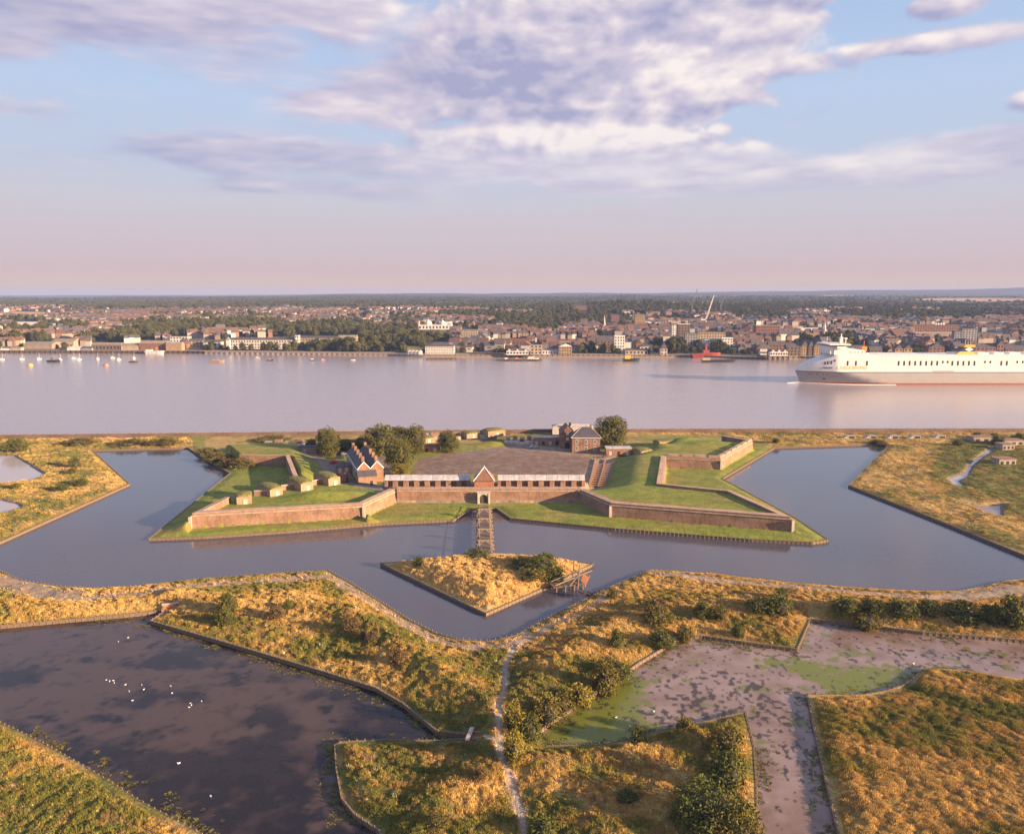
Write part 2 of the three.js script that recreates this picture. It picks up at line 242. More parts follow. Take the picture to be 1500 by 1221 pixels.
// banks of the covered way and glacis
const banks = [[poly([[262, 872], [330, 884], [420, 878], [510, 896], [585, 944], [660, 992], [712, 1036], [722, 1075]], 2), 5.5, 1.8], [poly([[762, 1040], [800, 985], [880, 925], [950, 895], [1050, 889], [1150, 885], [1300, 890], [1500, 900], [1760, 915]], 2), 6, 1.6],
  [poly([[800, 1120], [880, 1112], [1000, 1078], [1060, 1085], [1080, 1180]], 1.5), 4, 1.2], [poly([[760, 1120], [850, 1170], [900, 1230]], 1.5), 5, 0.9], [poly([[505, 1120], [520, 1190], [640, 1250]], 1.5), 4, 0.8], [poly([[640, 1175], [700, 1140], [725, 1110]], 1.5), 4.5, 1.3], [poly([[0, 890], [120, 890], [235, 880]], 1.5), 4, 0.9]];
const sandLines = [[poly([[-420, 822], [0, 851], [60, 870], [110, 878], [200, 871], [300, 859], [380, 852], [480, 845]], 1), 1.5], [poly([[-420, 820], [0, 850], [50, 866], [100, 873]], 1), 3.4], [poly([[480, 843], [560, 893], [630, 937], [680, 949], [740, 946], [770, 935]], 1), 1.1], [poly([[960, 840], [1050, 850], [1180, 862], [1330, 875], [1420, 878], [1470, 868], [1760, 855]], 1), 1.5], [poly([[1400, 876], [1470, 866], [1760, 852]], 1), 3.2], [poly([[900, 868], [850, 898], [800, 922], [765, 942]], 1), 0.9]];
const pathLines = [[poly([[773, 925], [750, 955], [741, 975], [738, 1010], [735, 1030], [731, 1048], [732, 1070], [733, 1105], [742, 1135], [752, 1160], [762, 1190], [770, 1221], [790, 1300]], 1), 0.75], [poly([[690, 1078], [712, 1088], [728, 1102], [733, 1115]], 1), 0.45]];
const ditchLine = poly([[1340, 1008], [1375, 1025], [1430, 1038], [1500, 1045], [1700, 1060]], 1);
const BRIGHT = [[poly([[-420, 1100], [0, 1085], [60, 1120], [150, 1165], [230, 1221], [200, 1600], [-420, 1600]], 1), 0.85], [poly([[1372, 655], [1440, 640], [1900, 640], [1900, 850], [1500, 765], [1460, 735], [1412, 712], [1390, 700], [1372, 704]], 1), 0.9], [poly([[760, 1140], [850, 1120], [950, 1180], [980, 1230], [780, 1240]], 1), 0.35], [poly([[480, 838], [520, 861], [440, 870], [340, 860]], 1), 0.3]];

const bump2 = (x, z, m) => { const r = ((x - m[0]) / m[2]) ** 2 + ((z - m[1]) / m[3]) ** 2; return r < 4 ? m[4] * Math.exp(-r * 1.4) : 0; };
function forelandH(x, z, sd) {
  const e = smooth(0.2, 5, sd); let h = 0.75 + e * 0.5;
  for (const [l, w, k] of banks) { const d = lineDist(x, z, l); if (d < w * 2.4) h += k * Math.exp(-((d / w) ** 2) * 1.1) * smooth(0.5, 6, sd) * (0.75 + 0.5 * fbm(x * 0.07, z * 0.07, 2)); }
  let pd = 9; for (const [l, w] of pathLines) pd = Math.min(pd, lineDist(x, z, l) - w);
  h += e * ((fbm(x * 0.12, z * 0.12, 3) - 0.5) * 0.55 + (fbm(x * 0.9, z * 0.9, 3) - 0.5) * 0.45) * smooth(-0.4, 1.2, pd);
  if (lineDist(x, z, ditchLine) < 3) h -= 0.5 * (1 - lineDist(x, z, ditchLine) / 3);
  return h;
}
function ravelinH(x, z, sd) { return 0.7 + smooth(0.3, 9, sd) * 2.7 + smooth(0.3, 3, sd) * ((fbm(x * 0.25, z * 0.25, 3) - 0.5) * 0.9 + (fbm(x * 0.9, z * 0.9, 2) - 0.5) * 0.5); }
function riversideH(x, z, sd) {
  const e = smooth(0.2, 4, sd), inFort = sdf(x, z, fortPoly);
  let h = 0.7 + e * 0.5, lawn = smooth(-4, 4, inFort);
  h += e * (1 - lawn) * ((fbm(x * 0.1, z * 0.1, 3) - 0.5) * 1.6 + (fbm(x * 0.45, z * 0.45, 3) - 0.5) * 0.6) + e * (fbm(x * 0.3, z * 0.3, 2) - 0.5) * 0.15;
  if (inFort > 0) {
    const inner = sdf(x, z, INNER); if (inner > 0) h = Math.max(h, lerp(h, 2.0, smooth(0, 6, inner)));
    let s;
    if ((s = sdf(x, z, rightRampart)) > -1) h = Math.max(h, 2 + 3.7 * smooth(0, 17, lineDist(x, z, rightFoot)) * smooth(-1, 0.6, s) + 0.25 * (fbm(x * 0.12, z * 0.12, 2) - 0.5));
    if ((s = sdf(x, z, leftRampart)) > -9) h = Math.max(h, lerp(h, 4.4, smooth(-9, 1.5, s)));
    if ((s = sdf(x, z, westRampart)) > -8) { const wd = Math.min(segDist(x, z, fWn, fWf), segDist(x, z, fWf, fW1)); h = Math.max(h, s > 0 ? 2 + 3.6 * smooth(0, 13, lineDist(x, z, westFoot)) : wd > 4 && sdf(x, z, LAWN) < 0 ? lerp(h, 2, smooth(-8, 0, s)) : h); }
    if ((s = sdf(x, z, curtainTerrace)) > -0.5) h = Math.max(h, 5.4 * smooth(-0.5, 0.3, s));
    for (const m of mounds) h += bump2(x, z, m);
    // keep the berm outside the brick faces level
    for (const l of OUTER) { const o = sideOf(x, z, l); if (o > 0) h = Math.min(h, lerp(1.25, 20, smooth(0.2, 3, -sd))); }
  }
  for (const p of pondPolys) { const s = sdf(x, z, p); if (s > -3) h = lerp(h, s > 0 ? 0.1 : 0.8, smooth(-3, 0.8, s)); }
  return h;
}
// outer side of a wall segment: 1 when the point lies just outside of it
function sideOf(x, z, [a, b]) { const dx = b[0] - a[0], dz = b[1] - a[1], l = Math.hypot(dx, dz), t = ((x - a[0]) * dx + (z - a[1]) * dz) / l, o = ((x - a[0]) * -dz + (z - a[1]) * dx) / l; return t > -0.5 && t < l + 0.5 && o > -0.9 && o < 16 ? 1 : 0; }
const OUTER = [[fL1, fL2], [fL2, fL3], [fL3, fR3], [fR3, fR2], [fR2, fR1], [fRf, fRe], [fRe, fS2], [fS2, fS1], [fWn, fWf].reverse(), [fWf, fW1].reverse()].map(([a, b]) => [b, a].reverse());
const INNER = [fL3, fR3, ...poly([[880, 714], [893, 674], [985, 645], [1000, 640], [450, 642], [470, 672], [500, 712]], 2)];
const LAWN = [fWn, fWf, fW1, P(300, 690, 1), P(330, 720, 1)];

// colours that belong to the ground itself
const C = { dry: [0.42, 0.272, 0.075], straw: [0.56, 0.385, 0.13], brown: [0.31, 0.18, 0.08], green: [0.16, 0.165, 0.03], olive: [0.30, 0.24, 0.05], lawn: [0.205, 0.26, 0.024], lawn2: [0.31, 0.31, 0.042], sand: [0.50, 0.345, 0.24], chalk: [0.62, 0.47, 0.37], parade: [0.25, 0.15, 0.118], parade2: [0.33, 0.225, 0.18], clay: [0.50, 0.33, 0.23], road: [0.28, 0.225, 0.20], mud: [0.30, 0.22, 0.18] };
function wildColor(x, z, dryness = 0.5) {
  const a = fbm(x * 0.035 + 5, z * 0.05 + 9, 4), b = fbm(x * 0.14, z * 0.2, 4), c = fbm(x * 0.5 + 31, z * 0.6, 3);
  let t = clamp((a - 0.5) * 1.9 + (b - 0.5) * 2.0 + (c - 0.5) * 0.7 + dryness), k = t < 0.42 ? mix3(C.green, C.olive, t / 0.42) : t < 0.7 ? mix3(C.olive, C.dry, (t - 0.42) / 0.28) : mix3(C.dry, C.straw, (t - 0.7) / 0.3);
  if (c > 0.6) k = mix3(k, C.brown, smooth(0.6, 0.72, c) * 0.65);
  return k;
}
function forelandC(x, z) {
  const p = pix(x, 1, z);
  let dry = 0.53 + 0.15 * smooth(700, 1100, p[0]) + 0.2 * smooth(1180, 1300, p[0]) - 0.22 * smooth(1000, 1180, p[1]) * smooth(760, 500, p[0]) - 0.12 * smooth(300, 500, p[0]) * smooth(750, 620, p[0]) * smooth(900, 960, p[1]);
  for (const [q, k] of BRIGHT) dry -= k * 0.75 * smooth(-5, 4, sdf(x, z, q));
  let k = wildColor(x, z, dry);
  const n = fbm(x * 0.4, z * 0.4, 3) - 0.5;
  for (const [l, w] of sandLines) k = mix3(k, mix3(C.sand, C.dry, clamp(0.2 + n)), smooth(1.0, -0.3, (lineDist(x, z, l) - w) * 0.6 + n * 2.2));
  for (const [l, w] of pathLines) { const d = lineDist(x, z, l); k = mix3(k, mix3(C.chalk, C.sand, clamp(0.5 + n * 2)), smooth(0.5, -0.2, d - w + n * 1.4)); }
  const dd = lineDist(x, z, ditchLine); if (dd < 4) k = mix3(k, C.green, smooth(4, 1, dd + n * 3));
  return k;
}
function ravelinC(x, z) { return mix3(wildColor(x, z, 1.1), [0.74, 0.52, 0.22], 0.6); }
const lawnMow = (x, z) => mix3(mix3(C.lawn, C.lawn2, clamp(fbm(x * 0.09 + 3, z * 0.16, 4) * 2 - 0.5)), [0.37, 0.28, 0.07], 0.7 * smooth(0.5, 0.72, fbm(x * 0.05 + 60, z * 0.12, 4)));
function riversideC(x, z, sd) {
  const p = pix(x, 1, z), n = fbm(x * 0.3, z * 0.3, 3) - 0.5, inFort = sdf(x, z, fortPoly);
  let dry = 0.72 - 0.15 * smooth(600, 200, p[0]); for (const [q, k] of BRIGHT) dry -= k * smooth(-6, 5, sdf(x, z, q) + n * 10);
  let k = wildColor(x, z, dry);
  k = mix3(k, lawnMow(x, z), smooth(-2, 1, inFort + n * 3));
  const back = smooth(0, 8, -(sdf(x, z, fortPoly)));
  if (inFort > 0) {
    if (p[1] < 668 && p[0] > 300 && p[0] < 560) k = mix3(k, wildColor(x, z, 0.95), smooth(668, 655, p[1] + n * 8));
    if (p[1] < 660 && p[0] >= 560) k = mix3(k, wildColor(x, z, 0.62), smooth(660, 646, p[1] + n * 8) * (p[0] > 940 ? 0.4 : 1));
    let s;
    if ((s = sdf(x, z, parade)) > -1.5) k = mix3(k, mix3(C.parade, C.parade2, clamp(n * 2.4 + 0.3 + smooth(680, 660, p[1]) * 0.6)), smooth(-1.2, 0.4, s + n * 2));
    if ((s = sdf(x, z, parade2)) > -1.5) k = mix3(k, mix3(C.clay, C.parade2, clamp(n * 3 + 0.6)), smooth(-1, 0.6, s + n * 2));
    if ((s = sdf(x, z, strip)) > -1) k = mix3(k, mix3(C.clay, C.parade2, clamp(n * 2 + 0.2)), smooth(-0.4, 0.2, s + n * 0.4));
    for (const [l, w] of roads) k = mix3(k, mix3(C.road, C.clay, clamp(n + 0.25)), smooth(0.6, -0.3, lineDist(x, z, l) - w + n * 1.4));
    if ((s = sdf(x, z, curtainTerrace)) > -0.5) k = mix3(C.clay, C.road, clamp(0.5 + n));
  } else if (sd < 3 && p[1] > 660) k = mix3(k, C.dry, 0.4);
  for (const q of pondPolys) k = mix3(k, C.mud, smooth(-1.5, 0, sdf(x, z, q) + n * 2));
  return k;
}
function landSheet(name, p, cell, hf, cf, clip) {                      // marching squares over the outline
  let x0 = 1e9, x1 = -1e9, z0 = 1e9, z1 = -1e9; for (const [x, z] of p) { x0 = Math.min(x0, x); x1 = Math.max(x1, x); z0 = Math.min(z0, z); z1 = Math.max(z1, z); }
  if (clip) { x0 = Math.max(x0, clip[0]); x1 = Math.min(x1, clip[1]); z0 = Math.max(z0, clip[2]); z1 = Math.min(z1, clip[3]); }
  const nx = Math.ceil((x1 - x0) / cell) + 2, nz = Math.ceil((z1 - z0) / cell) + 2; x0 -= cell * 0.5; z0 -= cell * 0.5;
  const S = new Float32Array(nx * nz), id = new Int32Array(nx * nz).fill(-1), hid = new Int32Array(nx * nz).fill(-1), vid = new Int32Array(nx * nz).fill(-1), pos = [], col = [], uv = [], idx = [];
  for (let j = 0; j < nz; j++) for (let i = 0; i < nx; i++) { const s = sdf(x0 + i * cell, z0 + j * cell, p); S[j * nx + i] = Math.abs(s) < 1e-4 ? 1e-4 : s; }
  const add = (x, z, s) => { pos.push(x, hf(x, z, s), z); col.push(...cf(x, z, s)); uv.push(x, z); return pos.length / 3 - 1; };
  const corner = (i, j) => { const k = j * nx + i; return id[k] < 0 ? (id[k] = add(x0 + i * cell, z0 + j * cell, S[k])) : id[k]; };
  const cross = (i, j, horiz) => { const k = j * nx + i, t = horiz ? hid : vid; if (t[k] < 0) { const a = S[k], b = S[horiz ? k + 1 : k + nx], f = a / (a - b); t[k] = add(x0 + (i + (horiz ? f : 0)) * cell, z0 + (j + (horiz ? 0 : f)) * cell, 0); } return t[k]; };
  for (let j = 0; j < nz - 1; j++) for (let i = 0; i < nx - 1; i++) {
    const c = [[i, j], [i, j + 1], [i + 1, j + 1], [i + 1, j]], e = [[i, j, 0], [i, j + 1, 1], [i + 1, j, 0], [i, j, 1]], v = [];
    for (let k = 0; k < 4; k++) { const a = S[c[k][1] * nx + c[k][0]], b = S[c[(k + 1) % 4][1] * nx + c[(k + 1) % 4][0]]; if (a > 0) v.push(corner(...c[k])); if ((a > 0) !== (b > 0)) v.push(cross(...e[k])); }
    for (let k = 2; k < v.length; k++) idx.push(v[0], v[k - 1], v[k]);
  }
  const g = new THREE.BufferGeometry(); g.setAttribute('position', new THREE.Float32BufferAttribute(pos, 3)); g.setAttribute('color', new THREE.Float32BufferAttribute(col, 3)); g.setAttribute('uv', new THREE.Float32BufferAttribute(uv, 2)); g.setIndex(idx); g.computeVertexNormals();
  return structure(name, g, M.ground);
}
mat('ground', [1, 1, 1], { vertexColors: true, map: grassMap, bumpMap: grassBump, bumpScale: 0.22, roughness: 1 });
landSheet('foreland', forelandPoly, 0.6, forelandH, forelandC, [-190, 190, -250, -92]);
landSheet('foreland_corner', cornerPoly, 0.6, forelandH, forelandC, [-190, 60, -200, -92]);
landSheet('foreland_field', fieldPoly, 0.6, forelandH, forelandC, [40, 190, -200, -92]);
landSheet('ravelin_ground', ravelinPoly, 0.45, ravelinH, ravelinC);
landSheet('riverside_ground', riversidePoly, 1.0, riversideH, riversideC, [-420, 420, -490, -170]);

// water: the river, the moat and the shallow lagoons
const water = (name, rgb, rough, amp, rep) => { const t = waveBump.clone(); t.repeat.set(rep, rep); t.needsUpdate = true; const m = new THREE.MeshPhysicalMaterial({ color: new THREE.Color().setRGB(...rgb), roughness: rough, bumpMap: t, bumpScale: amp, ior: name === 'riverWater' ? 1.45 : name === 'moatWater' ? 1.5 : 1.33 }); m.name = name; return M[name] = m; };
water('riverWater', [0.34, 0.295, 0.30], 0.18, 0.17, 1 / 70); water('moatWater', [0.085, 0.082, 0.098], 0.09, 0.022, 1 / 50); water('shallowWater', [0.27, 0.19, 0.16], 0.10, 0.02, 1 / 40); water('creekWater', [0.45, 0.40, 0.38], 0.1, 0.02, 1 / 40);
const riverBack = P(750, 631, 0)[1];
structure('river_water', flat([[-6000, -400], [6000, -400], [6000, -1400], [-6000, -1400]], -0.35, 1), M.riverWater);
structure('moat_water', flat(poly([[-700, 900], [0, 884], [300, 868], [480, 850], [600, 930], [715, 955], [900, 876], [960, 848], [1250, 878], [1405, 886], [1760, 872], [2200, 900], [2200, 646], [-700, 646]]), 0, 1), M.moatWater);
{
  // lagoon beds seen through thin water: mud with dark silt patches (matter of the bed)
  const bed = (p, cf, name, m) => {
    let x0 = 1e9, x1 = -1e9, z0 = 1e9, z1 = -1e9; for (const [x, z] of p) { x0 = Math.min(x0, x); x1 = Math.max(x1, x); z0 = Math.min(z0, z); z1 = Math.max(z1, z); }
    const c = 0.42, nx = Math.ceil((x1 - x0) / c), nz = Math.ceil((z1 - z0) / c), g = new THREE.PlaneGeometry(nx * c, nz * c, nx, nz).rotateX(-Math.PI / 2).translate((x0 + x1) / 2, 0.02, (z0 + z1) / 2), a = g.attributes.position, uv = g.attributes.uv, col = [];
    const idx = g.index.array, keep = [], S = new Float32Array(a.count); for (let i = 0; i < a.count; i++) { const x = a.getX(i), z = a.getZ(i); S[i] = sdf(x, z, p); col.push(...cf(x, z)); uv.setXY(i, x, z); }
    for (let i = 0; i < idx.length; i += 3) if (S[idx[i]] > -0.7 && S[idx[i + 1]] > -0.7 && S[idx[i + 2]] > -0.7) keep.push(idx[i], idx[i + 1], idx[i + 2]);
    g.setIndex(keep); g.setAttribute('color', new THREE.Float32BufferAttribute(col, 3)); return structure(name, g, m);
  };
  const bm = water('lagoonWater', [1, 1, 1], 0.13, 0.025, 1 / 40); bm.vertexColors = true;
  bed(poly([[-420, 940], [0, 916], [250, 894], [235, 914], [480, 985], [600, 1030], [688, 1080], [500, 1100], [498, 1130], [510, 1175], [600, 1240], [760, 1600], [560, 1600], [270, 1223], [0, 1072], [-420, 960]]), (x, z) => {
    const p = pix(x, 0, z), n = fbm(x * 0.10, z * 0.13, 5), n2 = fbm(x * 0.5, z * 0.55, 4);
    let d = smooth(0.38, 0.66, n + (n2 - 0.5) * 0.22 + 0.30 * smooth(1000, 1180, p[1]) * smooth(560, 300, Math.abs(p[0] - 330) * 1.6 + 200) - 0.04) * 0.9; d = clamp(d + smooth(0.6, 0.72, n2) * 0.4 + smooth(1120, 1180, p[1]) * (n2 - 0.42) * 1.5);
    return mix3([0.084, 0.055, 0.043], [0.018, 0.014, 0.015], d);
  }, 'left_lagoon_water', bm);
  const algae = poly([[785, 1085], [815, 1055], [870, 1022], [925, 985], [945, 1000], [935, 1030], [950, 1050], [990, 1078], [900, 1097], [800, 1100]]), algae2 = poly([[1112, 966], [1170, 968], [1250, 978], [1325, 978], [1335, 990], [1310, 1005], [1275, 1020], [1215, 1024], [1195, 1000], [1150, 985]]);
  bed(poly([[1760, 945], [1500, 936], [1350, 924], [1180, 905], [1160, 950], [1030, 930], [995, 930], [930, 970], [780, 1070], [775, 1085], [800, 1105], [960, 1085], [1088, 1055], [1100, 1120], [1106, 1221], [1110, 1600], [1290, 1600], [1233, 1221], [1200, 1080], [1190, 1028], [1300, 1022], [1355, 990], [1500, 1004], [1760, 1015]]), (x, z) => {
    const p = pix(x, 0, z), n = fbm(x * 0.22, z * 0.25, 4), n2 = fbm(x * 0.7, z * 0.75, 3);
    let k = mix3([0.19, 0.125, 0.095], [0.30, 0.225, 0.20], clamp(n * 2 - 0.35));
    const a = smooth(-2, 1.5, sdf(x, z, algae) + (n2 - 0.5) * 6), b = smooth(-0.5, 0.5, sdf(x, z, algae2) + (n2 - 0.5) * 4 + (n - 0.5) * 6) * smooth(0.34, 0.42, n2 + 0.12);
    k = mix3(k, [0.15, 0.175, 0.022], Math.max(a * 0.95, b)); k = mix3(k, [0.14, 0.16, 0.03], smooth(0.66, 0.72, fbm(x * 0.28 + 50, z * 0.3, 3)) * 0.8);
    // rafts of dark weed
    const w = Math.exp(-(((p[0] - 1050) / 95) ** 2 + ((p[1] - 1015) / 34) ** 2)) + 0.9 * Math.exp(-(((p[0] - 1030) / 90) ** 2 + ((p[1] - 1048) / 14) ** 2)) + 0.8 * Math.exp(-(((p[0] - 1158) / 30) ** 2 + ((p[1] - 1080) / 50) ** 2)) + 0.95 * Math.exp(-(((p[0] - 1440) / 170) ** 2 + ((p[1] - 962 + (1440 - p[0]) * 0.04) / 9) ** 2)) + 0.35;
    k = mix3(k, [0.045, 0.034, 0.032], smooth(0.70, 0.74, fbm(x * 1.15 + 9, z * 0.8 + 2, 2) + 0.24 * Math.min(w, 1.15) - 0.14) * 0.92);
    return k;
  }, 'right_lagoon_water', bm);
  pondPolys.forEach((p, i) => structure('pool_water', flat(p.map((q) => q), 0.45, 1), i < 3 ? M.creekWater : M.shallowWater));
}

// ------------------------------------------------------------------ fort: brick ramparts
function wallThing(name, label, line, base, top, thick, o = {}) {
  const g = thing(name, label, 'wall', [0, 0, 0], 0, 'brick walls of the fort'), m = o.mat ?? M.brick, H = top - 1.25;
  put('wall_face', sweep(line, [[0.02, base - 1], [0.42, H], [thick - 0.05, H], [thick, base - 1]]), m, g);
  put('stone_course', sweep(line, [[0.18, H + 0.004], [0.14, H + 0.28], [0.5, H + 0.284], [0.5, H + 0.004]]), M.stone, g);
  put('parapet', sweep(line, [[0.5, H + 0.006], [0.6, top - 0.25], [thick + 0.15, top - 0.02], [thick + 0.2, base + 0.8], [0.62, base + 0.8]]), m, g);
  put('coping', sweep(line, [[0.44, top - 0.24], [0.46, top - 0.05], [thick + 0.22, top + 0.12], [thick + 0.24, top - 0.015]]), M.brickPale, g);
  for (const i of o.quoins ?? []) { const p = line[i], q = bar([p[0], base - 0.8, p[1]], [p[0], H - 0.01, p[1]], 0.95, 0.95); put('stone_quoin', q, M.stone, g); }
  return g;
}
mat('brickPale', [0.52, 0.36, 0.26], { map: brickMap });
wallThing('bastion_wall', 'long brick bastion wall with stepped grassy casemates behind its parapet', [fL0, fL1, fL2, fL3], 0.8, 6.8, 2.6, { quoins: [1, 2] });
{
  const g = wallThing('curtain_wall', 'straight brick curtain wall pierced by the arched stone gateway', [[fL3[0] + 0.4, fL3[1]], [fR3[0] - 0.4, fR3[1]]], 0.8, 7.0, 2.6);
  // the gateway in its middle
  const c = P(708.5, 737, 1.2), w = 5.0, x0 = c[0], z = c[1] + 0.25;
  const s = new THREE.Shape([new THREE.Vector2(-w / 2, 0), new THREE.Vector2(w / 2, 0), new THREE.Vector2(w / 2, 4.6), new THREE.Vector2(-w / 2, 4.6)]), hole = new THREE.Path();
  hole.moveTo(-1.75, 0.001); hole.lineTo(-1.75, 2.1); hole.absarc(0, 2.1, 1.75, Math.PI, 0, true); hole.lineTo(1.75, 0.001); s.holes.push(hole);
  put('gate_surround', metreUV(new THREE.ExtrudeGeometry(s, { depth: 0.7, bevelEnabled: true, bevelSize: 0.05, bevelThickness: 0.05, bevelSegments: 1 }).translate(x0, 1.2, z - 0.3)), M.stonePale ?? mat('stonePale', [0.66, 0.58, 0.49], { map: grainMap }), g);
  const d = new THREE.Shape(); d.moveTo(-1.76, 0); d.lineTo(-1.76, 2.1); d.absarc(0, 2.1, 1.76, Math.PI, 0, true); d.lineTo(1.76, 0);
  const leaf = put('gate_leaf', new THREE.ExtrudeGeometry(d, { depth: 0.1, bevelEnabled: false }).translate(x0, 1.2, z - 0.24), M.woodDark, g);
  for (let k = -3; k <= 3; k++) put('gate_board', box(0.3, 2.1, 0.05, x0 + k * 0.36, 2.3, z - 0.11), M.woodDark, leaf);
  for (const k of [-1, 1]) put('pilaster', box(0.5, 4.2, 0.25, x0 + k * 2.18, 3.3, z + 0.56), M.stonePale, g);
  put('cornice', box(w + 0.6, 0.3, 1.0, x0, 5.98, z + 0.15), M.stonePale, g);
}
wallThing('bastion_wall', 'long brick bastion wall running out to a sharp corner beside open grass rampart', [fR3, fR2, fR1, fRs, fRf, fRe, fS2, fS1, fS0], 0.8, 6.7, 2.6, { quoins: [1, 2, 6] });
wallThing('bastion_wall', 'brick wall enclosing the square sunken lawn on two sides', [fW1, fWf, fWn].reverse(), 0.8, 6.6, 2.2);
{ // merlons between the gun embrasures
  const g = scene.getObjectByName('bastion_wall_001');
  const run = (a, b, n, w) => { for (let i = 0; i < n; i++) { const t = (i + 0.5) / n, dx = b[0] - a[0], dz = b[1] - a[1], L = Math.hypot(dx, dz), nx = dz / L, nz = -dx / L; put('merlon', metreUV(box(L / n - w, 0.85, 1.9).rotateY(Math.atan2(-dz, dx)).translate(a[0] + dx * t + nx * 1.7, 7.2, a[1] + dz * t + nz * 1.7)), M.brickPale, g); } };
  run(fRe, fS2, 4, 1.3); run(fS2, fS1, 6, 1.3);
}

// timber edging of the banks, with its row of posts
function revetment(label, pts, o = {}) {
  const line = poly(pts), g = thing('timber_revetment', label, 'revetment', [0, 0, 0], 0, 'timber edges of the banks'), h = o.h ?? 0.95;
  put('boarding', sweep(line, [[-0.02, -0.6], [0.03, h - 0.12], [0.2, h - 0.12], [0.2, -0.6]]), M.wood, g);
  put('capping', sweep(line, [[-0.1, h - 0.116], [-0.1, h + 0.02], [0.22, h + 0.02], [0.22, h - 0.116]]), M.wood, g);
  const posts = []; let rest = 0;
  for (let i = 1; i < line.length; i++) { const a = line[i - 1], b = line[i], L = Math.hypot(b[0] - a[0], b[1] - a[1]); for (let s = rest; s < L; s += 1.5) { const t = s / L; posts.push(box(0.17, h + 0.9, 0.17, lerp(a[0], b[0], t), (h + 0.9) / 2 - 0.6 + (o.up ?? 0.02), lerp(a[1], b[1], t), i)); } rest = 0.3; }
  const m = put('posts', join(posts), M.wood, g); m.userData.kind = 'stuff';
  return g;
}
const edgeA = fortEdge.slice(2, 20);
revetment('timber edge of the fort lawn below the left moat arm', [[275, 657], ...edgeA.slice(0, 3)], { h: 0.8 });
revetment('timber edge of the lawn in front of the casemate bastion', edgeA.slice(2, 8), { h: 0.9 });
revetment('timber quay beside the bridge foot at the gate', edgeA.slice(7, 10), { h: 0.9 });
revetment('timber edge of the lawn before the open grass bastion', edgeA.slice(9, 14), { h: 0.9 });
revetment('timber edge of the lawn round the sharp bastion point and its notch', edgeA.slice(13, 17), { h: 0.8 });
revetment('timber edge along the far moat arm under the river bank, by the notch', [[1135, 657], [1292, 652], [1300, 656], [1243, 713]], { h: 0.8 });
revetment('timber edge of the dry field beside the winding creek', [[1243, 713], [1385, 769], [1500, 816], [1700, 900]], { h: 0.9 });
revetment('timber edge of the gold bank beside the marsh pools', [[-200, 892], [0, 797], [190, 711], [135, 661], [275, 657]], { h: 0.8 });
revetment('timber edge around the ravelin island', [[869, 829], [800, 821], [735, 817], [700, 817], [640, 822], [557, 828], [712, 902.5]], { h: 0.85 });
revetment('timber edge of the ravelin island facing the drawbridge bank', [[712, 902.5], [803, 862], [845, 842], [869, 829]], { h: 0.85 });
revetment('row of posts along the sandy foreland bank opposite the ravelin', moatOuter.slice(9, 16).reverse(), { h: 0.8, up: 0.2 });
revetment('timber edge of the foreland beside the broken footbridge', moatOuter.slice(15, 19).reverse(), { h: 0.8 });
revetment('timber edge of the wide sandy bank below the sharp bastion', moatOuter.slice(18, 26).reverse(), { h: 0.75 });
revetment('timber edge of the curved sandy shore at the casemate side', moatOuter.slice(1, 10).reverse(), { h: 0.75 });
revetment('timber fence edge of the yellow-flowered bank above the dark lagoon', leftPondEdge.slice(17, 22).reverse(), { h: 1.0, up: 0.15 });
revetment('timber edge of the long foreland slope above the dark lagoon', leftPondEdge.slice(10, 18).reverse(), { h: 1.0 });
revetment('timber edge of the tussocky block beside the dark lagoon', leftPondEdge.slice(0, 11).reverse(), { h: 0.9 });
revetment('timber edge of the muddy lagoon below the row of round bushes', rightPondTop.slice(0, 9).reverse(), { h: 0.9 });
revetment('timber edge of the green algae water', rightPondTop.slice(8, 13).reverse(), { h: 0.9 });
revetment('overgrown timber edge of the bushy peninsula in the muddy lagoon', peninsula.slice().reverse(), { h: 0.8 });
revetment('timber edge of the golden field beside the muddy channel', [[1355, 982], [1347, 990], [1330, 1006], [1300, 1016], [1265, 1022], [1183, 1022], [1195, 1080], [1215, 1170], [1228, 1223], [1270, 1600]].reverse(), { h: 0.8 });
revetment('timber edge of the green corner bank beside the dark lagoon', [[-60, 1030], [0, 1062], [60, 1091], [130, 1131], [210, 1181], [290, 1223], [520, 1400]].reverse(), { h: 0.7 });

// brick sluices at the lagoon corners
for (const [px, py, turn, l] of [[250, 889, 0.3, 'small brick sluice at the corner of the dark lagoon by the flowered bank'], [688, 1082, 1.4, 'small brick sluice where the dark lagoon reaches the footpath']]) {
  const [x, z] = P(px, py, 1), g = thing('brick_sluice', l, 'sluice', [x, 0, z], turn);
  put('head_wall', metreUV(box(4.2, 2.2, 0.6, 0, 0.9, 0)), M.brickRed, g); for (const k of [-1, 1]) put('wing_wall', metreUV(box(0.5, 1.7, 2.2, k * 1.85, 0.7, 1.42)), M.brickRed, g); put('coping', box(4.5, 0.16, 0.8, 0, 2.08, 0), M.stone, g);
}

// ------------------------------------------------------------------ fort: buildings
function windowSet(g, list, w, h, m = M.glass, frame = M.white) { for (const [x, y, z, ry] of list) { const o = put('window', box(w, h, 0.12), m, g); o.position.set(x, y, z); o.rotation.y = ry ?? 0; put('window_frame', join([box(w + 0.3, 0.16, 0.18, 0, h / 2 + 0.08), box(w + 0.4, 0.16, 0.26, 0, -h / 2 - 0.08), box(0.15, h, 0.18, -w / 2 - 0.075), box(0.15, h, 0.18, w / 2 + 0.075), box(0.07, h, 0.16), box(w, 0.07, 0.16)]), frame, o); } }
